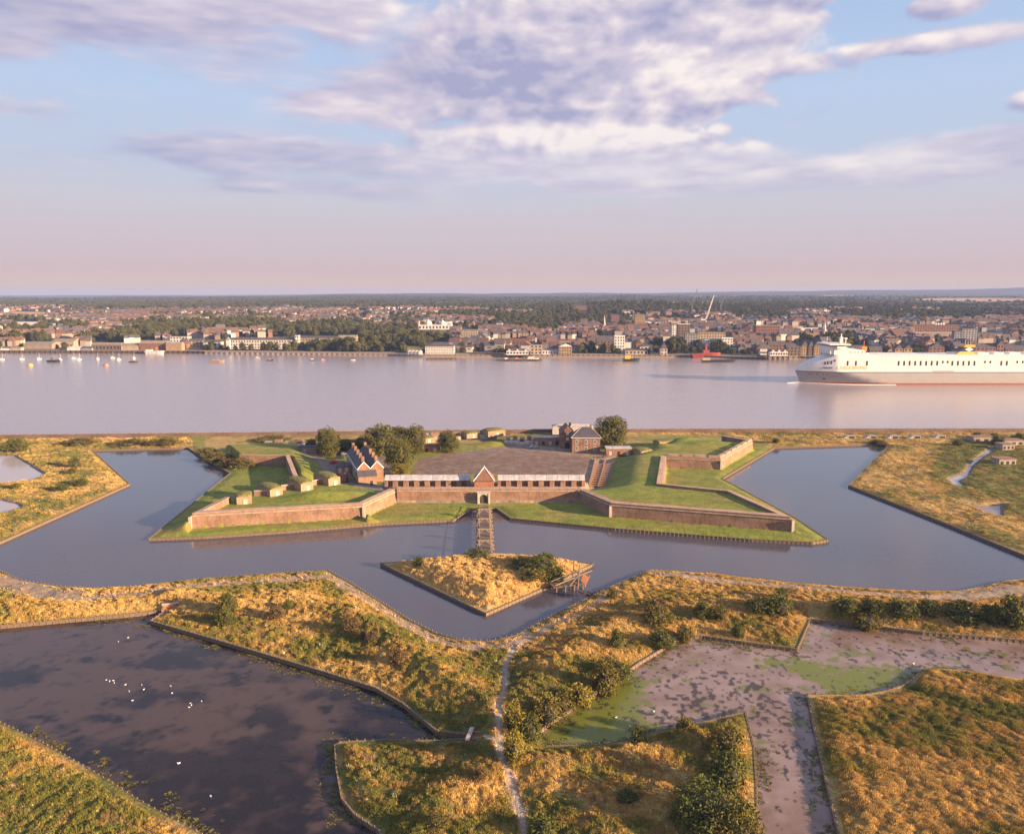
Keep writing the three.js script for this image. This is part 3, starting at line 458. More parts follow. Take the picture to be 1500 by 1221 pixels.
// two-roofed terrace of officers' houses: each row has its own ridge and chimneys
{
  const a = P(543, 706, 2), b = [a[0] - 12.5, a[1] - 37], dx = b[0] - a[0], dz = b[1] - a[1], L = Math.hypot(dx, dz), turn = Math.atan2(dx, dz) + Math.PI;
  const g = thing('officers_terrace', 'long brick terrace with twin slate ridges lined by tall chimneys', 'building', [a[0], 2, a[1]], turn), W = 11.6, EV = 6.2, RH = 3.1;   // local -z runs along the terrace
  put('wall', metreUV(box(W, EV, L, 0, EV / 2, -L / 2)), M.brick, g);
  for (const k of [-1, 1]) {
    const r = put('roof', metreUV(gable(W / 2, RH, L, 0.08, EV + 0.003).translate(k * W / 4, 0, -L / 2)), M.slate, g);
    put('gable_end', metreUV(gable(W / 2 - 0.5, RH - 0.3, 0.2, 0, EV + 0.01).translate(k * W / 4, 0, 0.1)), M.brickRed, g);
    put('verge', join([bar([k * W / 4 - W / 4, EV, 0.2], [k * W / 4, EV + RH + 0.1, 0.2], 0.3, 0.35), bar([k * W / 4 + W / 4, EV, 0.2], [k * W / 4, EV + RH + 0.1, 0.2], 0.3, 0.35)]), M.white, g);
    for (let i = 0; i < 5; i++) { const c = put('chimney', metreUV(box(1.3, 3.1, 2.4, k * W / 4, EV + RH + 0.5, -3 - i * (L - 6) / 4)), M.brick, r); void c; }
    put('eaves', box(0.25, 0.25, L, k * (W / 2 + 0.16), EV - 0.1, -L / 2), M.white, g);
  }
  const ws = []; for (let i = 0; i < 8; i++) for (const y of [1.7, 4.6]) ws.push([-W / 2 - 0.02, y, -3 - i * (L - 6) / 7, Math.PI / 2], [W / 2 + 0.02, y, -3 - i * (L - 6) / 7, Math.PI / 2]); windowSet(g, ws, 1.1, 1.7);
  const p = put('porch_wing', metreUV(box(8, 4.2, 6.2, -2.2, 2.1, 3.12)), M.brick, g); put('porch_roof', metreUV(gable(6.2, 2.1, 8, 0.25, 4.204).rotateY(Math.PI / 2).translate(-2.2, 0, 3.12)), M.slate, p); put('porch_door', box(1.1, 2.1, 0.1, -0.5, 1.05, 6.28), M.dark, p);
}
{ // small white-windowed cottage beside the terrace
  const [x, z] = P(502, 694, 2), g = thing('service_cottage', 'small brick cottage with white windows beside the twin-ridged terrace', 'building', [x, 2, z], 0.34);
  put('wall', metreUV(box(7, 4.2, 6, 0, 2.1, 0)), M.brick, g); put('roof', metreUV(hip(7, 1.6, 6).translate(0, 4.203, 0)), M.slate, g); windowSet(g, [[-1.6, 2.4, 3.02], [1.4, 2.4, 3.02]], 1.0, 1.9, M.door);
  const l = thing('brick_outhouse', 'little gabled brick outhouse at the foot of the terrace yard', 'outhouse', [...P(505, 703, 2)].length ? [P(506, 704, 2)[0], 2, P(506, 704, 2)[1]] : [0, 0, 0], 0.3);
  put('wall', metreUV(box(4.2, 2.6, 4, 0, 1.3, 0)), M.brick, l); put('roof', metreUV(gable(4.2, 1.7, 4, 0.2, 2.603)), M.tile, l); put('door', box(0.9, 1.9, 0.1, 0.6, 0.95, 2.05), M.dark, l);
}
{ // gatehouse over the gateway
  const [x, z] = P(709, 716, 5.4), g = thing('gatehouse', 'square red brick gatehouse with steep tiled pyramid roof above the stone gateway', 'gatehouse', [x, 5.4, z - 4]);
  put('wall', metreUV(box(8, 3.4, 7.4, 0, 1.7, 0)), M.brickRed, g);
  put('roof', metreUV(hip(8.2, 5.0, 8.1, 0.3).translate(0, 3.403, 0)), M.tile, g);
  put('ridge_tiles', join([bar([-4.4, 3.4, 4.35], [0, 8.5, 0], 0.3), bar([4.4, 3.4, 4.35], [0, 8.5, 0], 0.3)]), M.white, g); put('finial', new THREE.ConeGeometry(0.14, 0.9, 6).translate(0, 8.85, 0), M.white, g);
}
function arcade(label, px0, px1, bays) { // open-fronted brick barrack casemates under one pale roof
  const a = P(px0, 713, 5.4), b = P(px1, 713, 5.4), W = b[0] - a[0], g = thing('barrack_arcade', label, 'barracks', [(a[0] + b[0]) / 2, 5.4, a[1] - 0.5], 0, 'pale roofed barracks on the curtain'), H = 2.7, D = 5.2, s = W / bays;
  put('back_wall', metreUV(box(W, H, 0.5, 0, H / 2, -D + 0.25)), M.brick, g);
  for (let i = 0; i <= bays; i++) put('brick_pier', metreUV(box(i === 0 || i === bays ? 1.3 : 2.1, H, i % 3 ? 1.4 : D - 0.6, -W / 2 + i * s + (i === 0 ? 0.65 : i === bays ? -0.65 : 0), H / 2, i % 3 ? -0.7 : -(D - 0.6) / 2)), M.brick, g);
  for (let i = 0; i < bays; i++) put('recess_wall', metreUV(box(s - 2.12, H - 0.02, 0.3, -W / 2 + (i + 0.5) * s, H / 2, -1.9)), M.brick, g);
  const n = 2 * bays, sh = [new THREE.Vector2(0.5, 0), new THREE.Vector2(0.5, 0.3), new THREE.Vector2(-D * 0.5, 1.75), new THREE.Vector2(-D - 0.4, 0.7), new THREE.Vector2(-D - 0.4, 0)];
  for (let i = 0; i < n; i++) put('roof_panel', metreUV(new THREE.ExtrudeGeometry(new THREE.Shape(sh), { depth: W / n - 0.05, bevelEnabled: false }).rotateY(-Math.PI / 2).translate(-W / 2 + (i + 1) * W / n - 0.02, H + 0.004 + (i % 2) * 0.05, 0)), M.paleRoof, g);
}
arcade('pale roofed brick barracks of open bays between twin-ridged terrace and gatehouse', 563, 688, 8); arcade('pale roofed brick barracks of open bays between gatehouse and striped paving', 729, 857, 8);
{ // guard house and chapel range at the back of the parade
  const [x, z] = P(859, 663, 2), g = thing('guard_house', 'two-storey brick guard house with hipped slate roof and white cornice', 'building', [x, 2, z - 5], -0.04);
  put('wall', metreUV(box(14.8, 7.9, 10, 0, 3.95, 0)), M.brickDark, g); put('roof', metreUV(hip(14.8, 4.8, 10, 0.6).translate(0, 8.22, 0)), M.slate, g); put('cornice', box(15.9, 0.32, 11.1, 0, 8.06, 0), M.white, g);
  put('hip_ridges', join([bar([8, 8.2, 5.6], [2.4, 13.05, 0], 0.22), bar([-8, 8.2, 5.6], [-2.4, 13.05, 0], 0.22), bar([8, 8.2, -5.6], [2.4, 13.05, 0], 0.22)]), M.stone, g); put('chimney', metreUV(box(1.2, 2.2, 1.2, 2.6, 13.2, -0.4)), M.brick, g);
  windowSet(g, [[-4.9, 5.8, 5.02], [0, 5.8, 5.02], [4.6, 5.8, 5.02], [-4.9, 2.4, 5.02], [0, 2.2, 5.02], [4.6, 2.4, 5.02], [7.42, 5.8, 1, Math.PI / 2], [7.42, 2.4, 1, Math.PI / 2]], 1.1, 1.9);
  const c = P(831, 656.5, 2), h = thing('gabled_chapel', 'tall gabled brick chapel block with arched entrance beside the guard house', 'building', [c[0], 2, c[1] - 7]);
  put('wall', metreUV(box(7.6, 8, 14, 0, 4, 0)), M.brickDark, h); put('roof', metreUV(gable(7.6, 4, 14, 0.25, 8.003)), M.tile, h); put('gable_end', metreUV(gable(7.0, 3.6, 0.3, 0, 8.01).translate(0, 0, 7.02)), M.brickDark, h);
  const ar = new THREE.Shape(); ar.moveTo(-1.3, 0); ar.lineTo(-1.3, 2); ar.absarc(0, 2, 1.3, Math.PI, 0, true); ar.lineTo(1.3, 0); put('arched_door', new THREE.ExtrudeGeometry(ar, { depth: 0.1, bevelEnabled: false }).translate(0, 0, 7.0), M.dark, h); windowSet(h, [[0, 5.3, 7.02], [0, 8.1, 7.2]], 1.1, 1.1, M.door);
  put('chimney', metreUV(box(1.1, 2, 1.1, 2, 11.6, -3)), M.brick, h);
  const w = P(845, 634, 4), k = thing('water_gate_block', 'pale stone-fronted block behind the guard house on the river side', 'building', [w[0], 2, w[1] - 10]); put('wall', metreUV(box(24, 4.6, 8, -2, 2.3, 0)), M.concretePale, k); put('roof', metreUV(hip(24, 1.2, 8, 0.3).translate(-2, 4.603, 0)), M.concretePale, k); put('gate_pediment', metreUV(gable(6, 2, 1, 0, 4.6).translate(-6, 0, 4.3)), M.concretePale, k);
}
function lowRange(label, px0, px1, py, h, d, m, r, doors = 0, turn = 0) { const a = P(px0, py, 2), b = P(px1, py, 2), W = Math.hypot(b[0] - a[0], b[1] - a[1]), g = thing('low_range', label, 'building', [(a[0] + b[0]) / 2, 2, (a[1] + b[1]) / 2 - d / 2], turn, 'low ranges round the parade'); put('wall', metreUV(box(W, h, d, 0, h / 2, 0)), m, g); put('roof', metreUV(box(W + 0.4, 0.35, d + 0.4, 0, h + 0.18, 0)), r, g); for (let i = 0; i < doors; i++) put('door', box(1.4, 2, 0.1, -W / 2 + (i + 0.5) * W / doors, 1.2, d / 2 + 0.03), i % 2 ? M.dark : M.door, g); return g; }
lowRange('long low flat-roofed range joining the guard house to the mounds', 888, 925, 667, 3.6, 6, M.brickDark, M.paleRoof, 3);
lowRange('low brick range between open parade corner and the gabled chapel', 781, 821, 652, 4.2, 6, M.brick, M.concretePale, 4);
lowRange('low brick range with slate roof under the lone parade tree', 608, 643, 662, 3.2, 5, M.brickRed, M.slate, 3, -0.05);
lowRange('small stone store at the field edge behind the sunken lawn', 437, 475, 664, 3.4, 5, M.brick, M.slate, 2);
// grass-roofed gun casemates and magazines
function casemate(label, px, py, w, h, d, turn, y = 4.2) {
  const [x, z] = P(px, py, y), g = thing('earth_casemate', label, 'casemate', [x, y - 0.4, z], turn, 'earth covered casemates');
  put('wall', metreUV(box(w, h, d, 0, h / 2, -d / 2)), M.oldStone ?? mat('oldStone', [0.40, 0.28, 0.185], { map: brickMap }), g);
  const dome = new THREE.SphereGeometry(1, 20, 8, 0, Math.PI * 2, 0, Math.PI / 2).scale(w * 0.62, h * 0.32, d * 0.62), a = dome.attributes.position; for (let i = 0; i < a.count; i++) { const k = 1 + (fbm(a.getX(i) * 0.8 + px, a.getZ(i) * 0.8, 2) - 0.5) * 0.3; a.setX(i, clamp(a.getX(i) * k, -w / 2 - 0.2, w / 2 + 0.2)); a.setZ(i, clamp(a.getZ(i) * k, -d / 2 - 0.2, d / 2 + 0.1)); }
  put('turf_roof', metreUV(dome.translate(0, h + 0.004, -d / 2), 1), M.turf ?? mat('turf', [0.27, 0.24, 0.06], { map: grassMap, bumpMap: grassBump, bumpScale: 0.3 }), g);
  put('door', box(1.3, 2.0, 0.12, 0.4, 1.3, 0.04), M.door, g); put('door_frame', join([box(0.2, 2.2, 0.2, -0.35, 1.4, 0.06), box(0.2, 2.2, 0.2, 1.15, 1.4, 0.06), box(1.7, 0.2, 0.2, 0.4, 2.5, 0.06)]), M.stone, g);
  return g;
}
casemate('earth covered casemate at the bastion point with dark square opening', 358, 739, 5.6, 3.6, 7, 0.35);
casemate('earth covered casemate second along from the bastion point', 405, 727, 5.4, 3.6, 12, 0.75);
casemate('earth covered casemate third along from the bastion point', 450, 719, 5.6, 3.8, 13, 0.75);
casemate('earth covered casemate nearest the terrace end of the row', 490, 711, 5.6, 3.8, 13, 0.75);
for (const [x0, y0, x1, y1, l] of [[372, 727, 398, 727, 'between first and second'], [412, 719, 438, 716, 'between second and third'], [457, 712, 478, 708, 'between third and last']]) { const a = P(x0, y0, 4.2), b = P(x1, y1, 4.2), g = thing('gun_bay_wall', `low brick gun bay wall ${l} earth casemate`, 'wall', [0, 0, 0], 0, 'gun bay walls'); put('wall', sweep([a, b], [[0, 3.5], [0, 6.4], [0.8, 6.4], [0.8, 3.5]]), M.brick, g); put('coping', sweep([a, b], [[-0.1, 6.403], [-0.1, 6.6], [0.9, 6.6], [0.9, 6.403]]), M.concretePale, g); }
casemate('turfed magazine mound by the long flat-roofed range', 948, 668, 8, 3.2, 9, 0.5, 2.2); casemate('pale curved gun emplacement above the turfed magazine', 985, 652, 16, 2.6, 7, 0.35, 3.6);
casemate('riverfront magazine with pale front above the green slope', 693, 641, 8, 2.9, 8, 0.5, 3); casemate('riverfront battery block with pale front at the top of the green slope', 728, 638, 11, 3.2, 9, 0.45, 4); casemate('riverfront magazine behind the lone parade tree', 628, 648, 8, 2.7, 8, 0.5, 2.6);
for (const [px, py, w, l] of [[415, 652, 22, 'ruined concrete gun pit on the golden bank behind the sunken lawn'], [645, 640, 24, 'concrete gun pit behind the lone parade tree'], [710, 638, 14, 'concrete gun pit between the two riverfront batteries'], [760, 647, 16, 'concrete gun pit beside the chapel approach']]) {
  const [x, z] = P(px, py, 3), g = thing('gun_pit', l, 'emplacement', [x, 1.6, z], 0.05, 'concrete gun pits'); put('apron', metreUV(box(w, 2.2, 7, 0, 1.1, 0)), M.concretePale, g);
  for (let i = 0; i < 4; i++) put('parapet_block', metreUV(box(w / 4 - 1.6, 1.5 + (i % 2) * 0.7, 2.2, -w / 2 + (i + 0.5) * w / 4, 2.95 + (i % 2) * 0.35, -1.5)), i % 2 ? M.brick : M.concrete, g); put('gun_platform', new THREE.CylinderGeometry(1.3, 1.5, 0.6, 12).translate(w * 0.1, 2.5, 1.6), M.dark, g);
}
// low walls of a vanished barrack on striped paving
{ const g = thing('barrack_footings', 'low parallel brick footings on orange paving at the parade edge', 'ruin'); const a = P(862, 712, 2), b = P(890, 712, 2), c = P(902, 673, 2), d = P(872, 673, 2), at = (u, v) => [lerp(lerp(a[0], b[0], u), lerp(d[0], c[0], u), v), 2.2, lerp(lerp(a[1], b[1], u), lerp(d[1], c[1], u), v)];
  for (let i = 0; i <= 10; i++) for (const s of [0, 1]) put('footing', bar(at(s * 0.52 + 0.02, i / 13), at(s * 0.52 + 0.44, i / 13), 0.5, 0.7), M.brick, g); for (const u of [0, 0.5, 1]) put('footing', bar(at(u, -0.02), at(u, 1), 0.5, 0.75), M.brickDark, g); }
// parked cars
function car(label, x, z, turn, rgb, o = {}) {
  const y = o.y ?? 2.05, g = thing('parked_car', label, 'car', [x, y, z], turn, 'parked cars'), s = new THREE.Shape([[-2.1, 0.3], [2.1, 0.3], [2.15, 0.75], [1.9, 0.9], [1.1, 0.98], [0.5, 1.45], [-1.2, 1.48], [-1.9, 0.98], [-2.15, 0.9]].map((p) => new THREE.Vector2(...p))), m = mat('paint' + label.length + Math.round(x), rgb, { roughness: 0.35 });
  put('body', new THREE.ExtrudeGeometry(s, { depth: 1.6, bevelEnabled: true, bevelSize: 0.06, bevelThickness: 0.06, bevelSegments: 2 }).translate(0, 0, -0.8), m, g);
  for (const k of [-1, 1]) { put('side_window', box(1.5, 0.36, 0.03, -0.35, 1.2, k * 0.88), M.glass, g); for (const q of [-1.3, 1.3]) { const w = put('wheel', new THREE.CylinderGeometry(0.32, 0.32, 0.22, 14).rotateX(Math.PI / 2).translate(q, 0.32, k * 0.78), M.dark, g); put('rim', new THREE.CylinderGeometry(0.17, 0.17, 0.02, 10).rotateX(Math.PI / 2).translate(q, 0.32, k * 0.9), M.steel, w); } }
}
{ const [a, b] = P(490, 679, 2); car('red car parked beside the cottage', a, b, 0.2, [0.45, 0.02, 0.04]); const [c, d] = P(497, 672, 2); car('dark blue car parked behind the red one by the terrace', c, d, 0.2, [0.03, 0.03, 0.05]); const [e, f] = P(504, 666, 2); car('white van-like car parked against the terrace', e, f, 1.3, [0.7, 0.7, 0.7]); const [h, i] = P(782, 656, 2); car('silver car parked near the chapel approach', h, i, 0.1, [0.5, 0.48, 0.46]); }
{ // field gun display by the guard house
  const [x, z] = P(885, 670, 2), g = thing('field_gun', 'black iron field gun standing near the guard house corner', 'gun', [x, 2.05, z], 0.6); put('barrel', new THREE.CylinderGeometry(0.12, 0.24, 3, 10).rotateZ(1.4).translate(0.6, 1.0, 0), M.dark, g); for (const k of [-1, 1]) put('wheel', new THREE.TorusGeometry(0.62, 0.09, 6, 18).translate(-0.1, 0.7, k * 0.7), M.dark, g); put('trail', bar([-0.2, 0.7, 0], [-2.2, 0.1, 0], 0.3), M.dark, g);
}
// river wall and the concrete blocks below it
{ const a = P(-500, 643, 2), b = P(0, 640.5, 2), c = P(700, 633, 2), d = P(1000, 631.5, 2), e = P(1500, 631, 2), f = P(2000, 630, 2), line = [a, b, c, d, e, f].reverse(), g = thing('river_wall', 'long brown concrete flood wall between the fort and the river', 'wall');
  const L = [a, b, c, d, e, f]; put('wall', sweep(L, [[0, 0], [0, 3.5], [0.9, 3.5], [0.9, 0]]), M.floodWall ?? mat('floodWall', [0.20, 0.14, 0.12], { map: brickMap }), g); put('coping', sweep(L, [[-0.15, 3.503], [-0.15, 3.75], [1.1, 3.75], [1.1, 3.503]]), M.concrete, g); put('apron', sweep(L, [[1.2, 2.7], [4, 2.6], [11, -0.6], [1.2, -0.6]]), M.concrete, g);
  for (let i = 0; i < 5; i++) { const t = [1244, 1276, 1308, 1340, 1376][i], [x, z] = P(t, 641, 1.4), q = thing('concrete_shelter', `squat concrete shelter with sloping end below the flood wall`, 'shelter', [x, 1, z], 0.05, 'concrete shelters below the flood wall'); put('body', metreUV(box(4.6, 2, 3.4, 0.6, 1, 0)), M.concrete, q); put('sloping_end', metreUV(new THREE.ExtrudeGeometry(new THREE.Shape([new THREE.Vector2(0, 0), new THREE.Vector2(3, 0), new THREE.Vector2(3, 2)]), { depth: 3.2, bevelEnabled: false }).translate(-4.72, 0, -1.6)), M.concretePale, q); put('opening', box(3.2, 1.3, 0.1, 0.8, 1, 1.72), M.dark, q); }
  for (const [px, py, w, l] of [[1440, 645, 16, 'longest grey concrete building by the head of the creek'], [1480, 650, 12, 'grey flat-topped concrete building next to the longest one'], [1470, 678, 9, 'grey concrete building standing alone on the green marsh'], [1472, 656, 7, 'smallest grey concrete building behind the lone one']]) { const [x, z] = P(px, py, 1.4), q = thing('concrete_block_shed', l, 'building', [x, 0.8, z], 0.1, 'concrete sheds beside the creek'); put('wall', metreUV(box(w, 3, 6, 0, 1.5, 0)), M.concrete, q); put('roof', box(w + 0.6, 0.3, 6.6, 0, 3.16, 0), M.brickDark, q); for (let i = 0; i < 3; i++) put('opening', box(w / 6, 1.4, 0.1, -w / 3 + i * w / 3, 1.4, 3.03), M.dark, q); }
  void line;
}
// ------------------------------------------------------------------ timber bridge to the gate and the drawbridge of the ravelin
{
  const a = P(711, 812, 2), b = P(709, 742, 2), dx = b[0] - a[0], dz = b[1] - a[1], L = Math.hypot(dx, dz), g = thing('timber_bridge', 'long timber trestle bridge with portal frames crossing the moat to the gate', 'bridge', [a[0], 0, a[1]], Math.atan2(dx, dz) + Math.PI);
  const n = Math.floor(L / 0.62); for (let i = 0; i < n; i++) put('deck_plank', box(3.3, 0.1, 0.56, 0, 2.05 + (i % 3) * 0.008, -(i + 0.5) * L / n), M.deckWood ?? mat('deckWood', [0.22, 0.165, 0.135], { map: woodMap }), g);
  for (const k of [-1, 1]) { put('stringer', box(0.3, 0.4, L, k * 1.3, 1.77, -L / 2), M.woodDark, g); put('handrail', box(0.12, 0.14, L, k * 1.75, 3.1, -L / 2), M.woodPale, g); }
  const bents = 13;
  for (let i = 0; i < bents; i++) { const z = -1 - i * (L - 2) / (bents - 1); put('cross_beam', box(6.4, 0.34, 0.36, 0, 1.75, z), M.woodPale, g); for (const k of [-1, 1]) { put('pile', box(0.36, 3.4, 0.36, k * 2.1, 0.3, z + 0.37), M.wood, g); put('raking_strut', bar([k * 3.0, 1.5, z], [k * 1.78, 3.1, z], 0.2), M.woodPale, g); put('rail_post', box(0.16, 1.1, 0.16, k * 1.75, 2.55, z + 0.3), M.wood, g); } }
  for (const t of [0.1, 0.32, 0.54, 0.76]) { const z = -t * L; const f = put('portal_frame', join([box(0.36, 3.2, 0.36, -1.98, 3.1, z), box(0.36, 3.2, 0.36, 1.98, 3.1, z), box(4.9, 0.36, 0.4, 0, 4.88, z)]), M.woodPale, g); for (const k of [-1, 1]) put('knee_brace', bar([k * 1.85, 3.4, z], [k * 0.5, 4.75, z], 0.24), M.woodPale, f); for (const k of [-1, 1]) put('long_brace', bar([k * 2.0, 4.7, z], [k * 2.9, 1.6, z], 0.26), M.woodPale, f); }
  const q = P(735, 742, 1.2), r = thing('wooden_railing', 'short pale wooden railing on the lawn beside the bridge foot', 'railing', [q[0], 1.2, q[1]]); for (let i = 0; i < 4; i++) put('post', box(0.14, 1.1, 0.14, -3 + i * 2, 0.5, 0), M.woodPale, r); for (const y of [0.5, 0.95]) put('rail', box(6.4, 0.12, 0.08, 0, y, 0.12), M.woodPale, r);
}
{
  const a = P(808, 858, 1.6), b = P(852, 852, 1.6), g = thing('ravelin_drawbridge', 'half raised timber drawbridge with two tall masts and a slatted ramp', 'bridge', [a[0], 0, a[1]], Math.atan2(-(b[1] - a[1]), b[0] - a[0])), L = Math.hypot(b[0] - a[0], b[1] - a[1]);
  for (let i = 0; i < 16; i++) put('deck_plank', box(L / 16 - 0.06, 0.12, 3.4, (i + 0.5) * L / 16, 1.75, 0), i % 3 ? M.woodDark : M.wood, g);
  for (const k of [-1, 1]) { put('side_beam', box(L, 0.36, 0.3, L / 2, 1.5, k * 1.5), M.woodDark, g); for (let i = 0; i < 4; i++) put('pile', box(0.3, 2.6, 0.3, 0.8 + i * (L - 1.2) / 3, 0.3, k * 1.82), M.wood, g); }
  for (const k of [-1, 1]) { put('mast', bar([L - 2.1, 0.2, k * 1.9], [L - 1.6, 7.6, k * 1.9], 0.3), M.wood, g); put('mast_brace', bar([L - 4.6, 1.7, k * 1.9], [L - 1.9, 4.6, k * 1.9], 0.18), M.woodPale, g); put('balance_beam', bar([L - 9, 2.3, k * 1.6], [L + 2.6, 5.4, k * 1.6], 0.26), M.woodPale, g); }
  put('mast_beam', box(0.3, 0.3, 4.4, L - 1.75, 5.0, 0), M.woodPale, g);
  put('ramp_sill', bar([L + 0.3, 0.9, -1.9], [L + 0.3, 0.9, 1.9], 0.34), M.woodPale, g); put('ramp_head', bar([L + 1.7, 3.7, -1.9], [L + 1.7, 3.7, 1.9], 0.3), M.woodPale, g); for (let i = 0; i < 6; i++) put('ramp_slat', bar([L + 0.35, 0.9, -1.6 + i * 0.64], [L + 1.7, 3.65, -1.6 + i * 0.64], 0.24), M.brickRed, g);
}
{ const [x, z] = P(877, 868, 0.4), g = thing('broken_footbridge', 'collapsed footbridge of scattered timbers at the foreland edge', 'bridge', [x, 0, z], 0.55); const r = rng(5); for (let i = 0; i < 9; i++) put('timber', box(0.3, 0.2, 3.2 + r(), -3 + i * 0.75, 0.35 + (i % 3) * 0.09, r() - 0.5, (r() - 0.5) * 0.5), i % 2 ? M.woodDark : M.wood, g); for (const k of [-1, 1]) put('bearer', box(7.5, 0.3, 0.3, 0, 0.1, k * 1.1), M.woodDark, g); for (let i = 0; i < 4; i++) put('stump', box(0.26, 1.4, 0.26, -3 + i * 2, 0.4, 1.9), M.wood, g); }

// ------------------------------------------------------------------ vegetation
function leafy(seed, clumps, per, leaf, o = {}) {                      // unit crown: leaf clumps spread through an uneven volume, base at y = 0
  const r = rng(seed), pos = [], col = [], core = [];
  for (let c = 0; c < clumps; c++) {
    const a = r() * 6.283, v = r() * 2 - 1, s = Math.sqrt(1 - v * v), lobe = 0.72 + 0.5 * fbm(Math.cos(a) * s * 1.6 + seed, v * 1.6 + Math.sin(a) * s, 2), q = (0.55 + 0.45 * Math.cbrt(r())) * lobe * 0.9, R = (o.clump ?? 0.26) * (0.7 + 0.6 * r());
    const cx = Math.cos(a) * s * q, cy = Math.max(-0.9, v * q), cz = Math.sin(a) * s * q, tone = 0.7 + 0.6 * r(), warm = r() * 0.25;
    for (let k = 0; k < per; k++) {
      const b = r() * 6.283, w = r() * 2 - 1, t = Math.sqrt(1 - w * w), x = cx + Math.cos(b) * t * R, y = cy + w * R * 0.8, z = cz + Math.sin(b) * t * R, L = leaf * (0.6 + 0.8 * r());
      const ux = r() - 0.5, uy = r() - 0.5, uz = r() - 0.5, ul = Math.hypot(ux, uy, uz) || 1, vx = r() - 0.5, vy = r() - 0.5, vz = r() - 0.5, vl = Math.hypot(vx, vy, vz) || 1;
      const A = [x + ux / ul * L, y + uy / ul * L, z + uz / ul * L], Bq = [x - ux / ul * L, y - uy / ul * L, z - uz / ul * L], D = [x + vx / vl * L, y + vy / vl * L, z + vz / vl * L];
      pos.push(...A, ...Bq, ...D); const f = tone * (0.85 + 0.3 * r()); for (let i = 0; i < 3; i++) col.push(f * (1 + warm), f, f * (0.9 - warm));
    }
  }
  const g = new THREE.BufferGeometry(); g.setAttribute('position', new THREE.Float32BufferAttribute(pos, 3)); g.setAttribute('color', new THREE.Float32BufferAttribute(col, 3)); g.computeVertexNormals();
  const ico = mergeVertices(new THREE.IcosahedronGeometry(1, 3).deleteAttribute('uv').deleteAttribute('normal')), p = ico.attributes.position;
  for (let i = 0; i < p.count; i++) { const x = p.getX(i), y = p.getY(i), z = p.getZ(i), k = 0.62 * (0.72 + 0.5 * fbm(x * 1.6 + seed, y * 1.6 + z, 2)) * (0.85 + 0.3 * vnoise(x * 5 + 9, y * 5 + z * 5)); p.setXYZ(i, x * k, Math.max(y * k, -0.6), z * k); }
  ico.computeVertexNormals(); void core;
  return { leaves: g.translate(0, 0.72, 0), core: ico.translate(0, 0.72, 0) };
}
const leafMat = (n, rgb) => mat(n, rgb, { vertexColors: true, roughness: 1, side: THREE.DoubleSide });
leafMat('leafOlive', [0.13, 0.12, 0.026]); leafMat('leafGreen', [0.085, 0.105, 0.022]); leafMat('leafBrown', [0.14, 0.10, 0.045]); leafMat('leafYellow', [0.21, 0.19, 0.03]); leafMat('leafTree', [0.10, 0.11, 0.028]);
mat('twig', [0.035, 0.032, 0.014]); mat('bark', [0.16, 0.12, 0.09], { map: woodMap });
const bushKinds = [1, 2, 3, 4, 5].map((s) => leafy(s * 17, 64, 34, 0.085)), treeKinds = [6, 7, 8].map((s) => leafy(s * 23, 150, 42, 0.052, { clump: 0.2 }));
function bush(label, px, py, w, h, m = M.leafOlive, k = 0, hf = forelandH, p = forelandPoly, group = 'bushes of the foreland') {
  const gx = P(px, py, 1.5), y = hf(gx[0], gx[1], Math.max(1, sdf(gx[0], gx[1], p))), [x, z] = P(px, py, y), d = Math.hypot(x, z, EYE), W = w * 0.84 * d / F / 2, H = h * 0.84 * d / F, g = thing('bush', label, 'bush', [x, y - 0.15 * H, z], k * 2.1, group), v = w > 60 ? treeKinds[k % 3] : bushKinds[k % 5];
  for (const [n, geo, mm] of [['foliage', v.leaves, m], ['twigs', v.core, M.twig]]) { const q = put(n, geo, mm, g); q.scale.set(W * 1.05, H * 0.68, W * 1.05); }
  return g;
}
const G = M.leafGreen, O = M.leafOlive, Bn = M.leafBrown, Y = M.leafYellow;
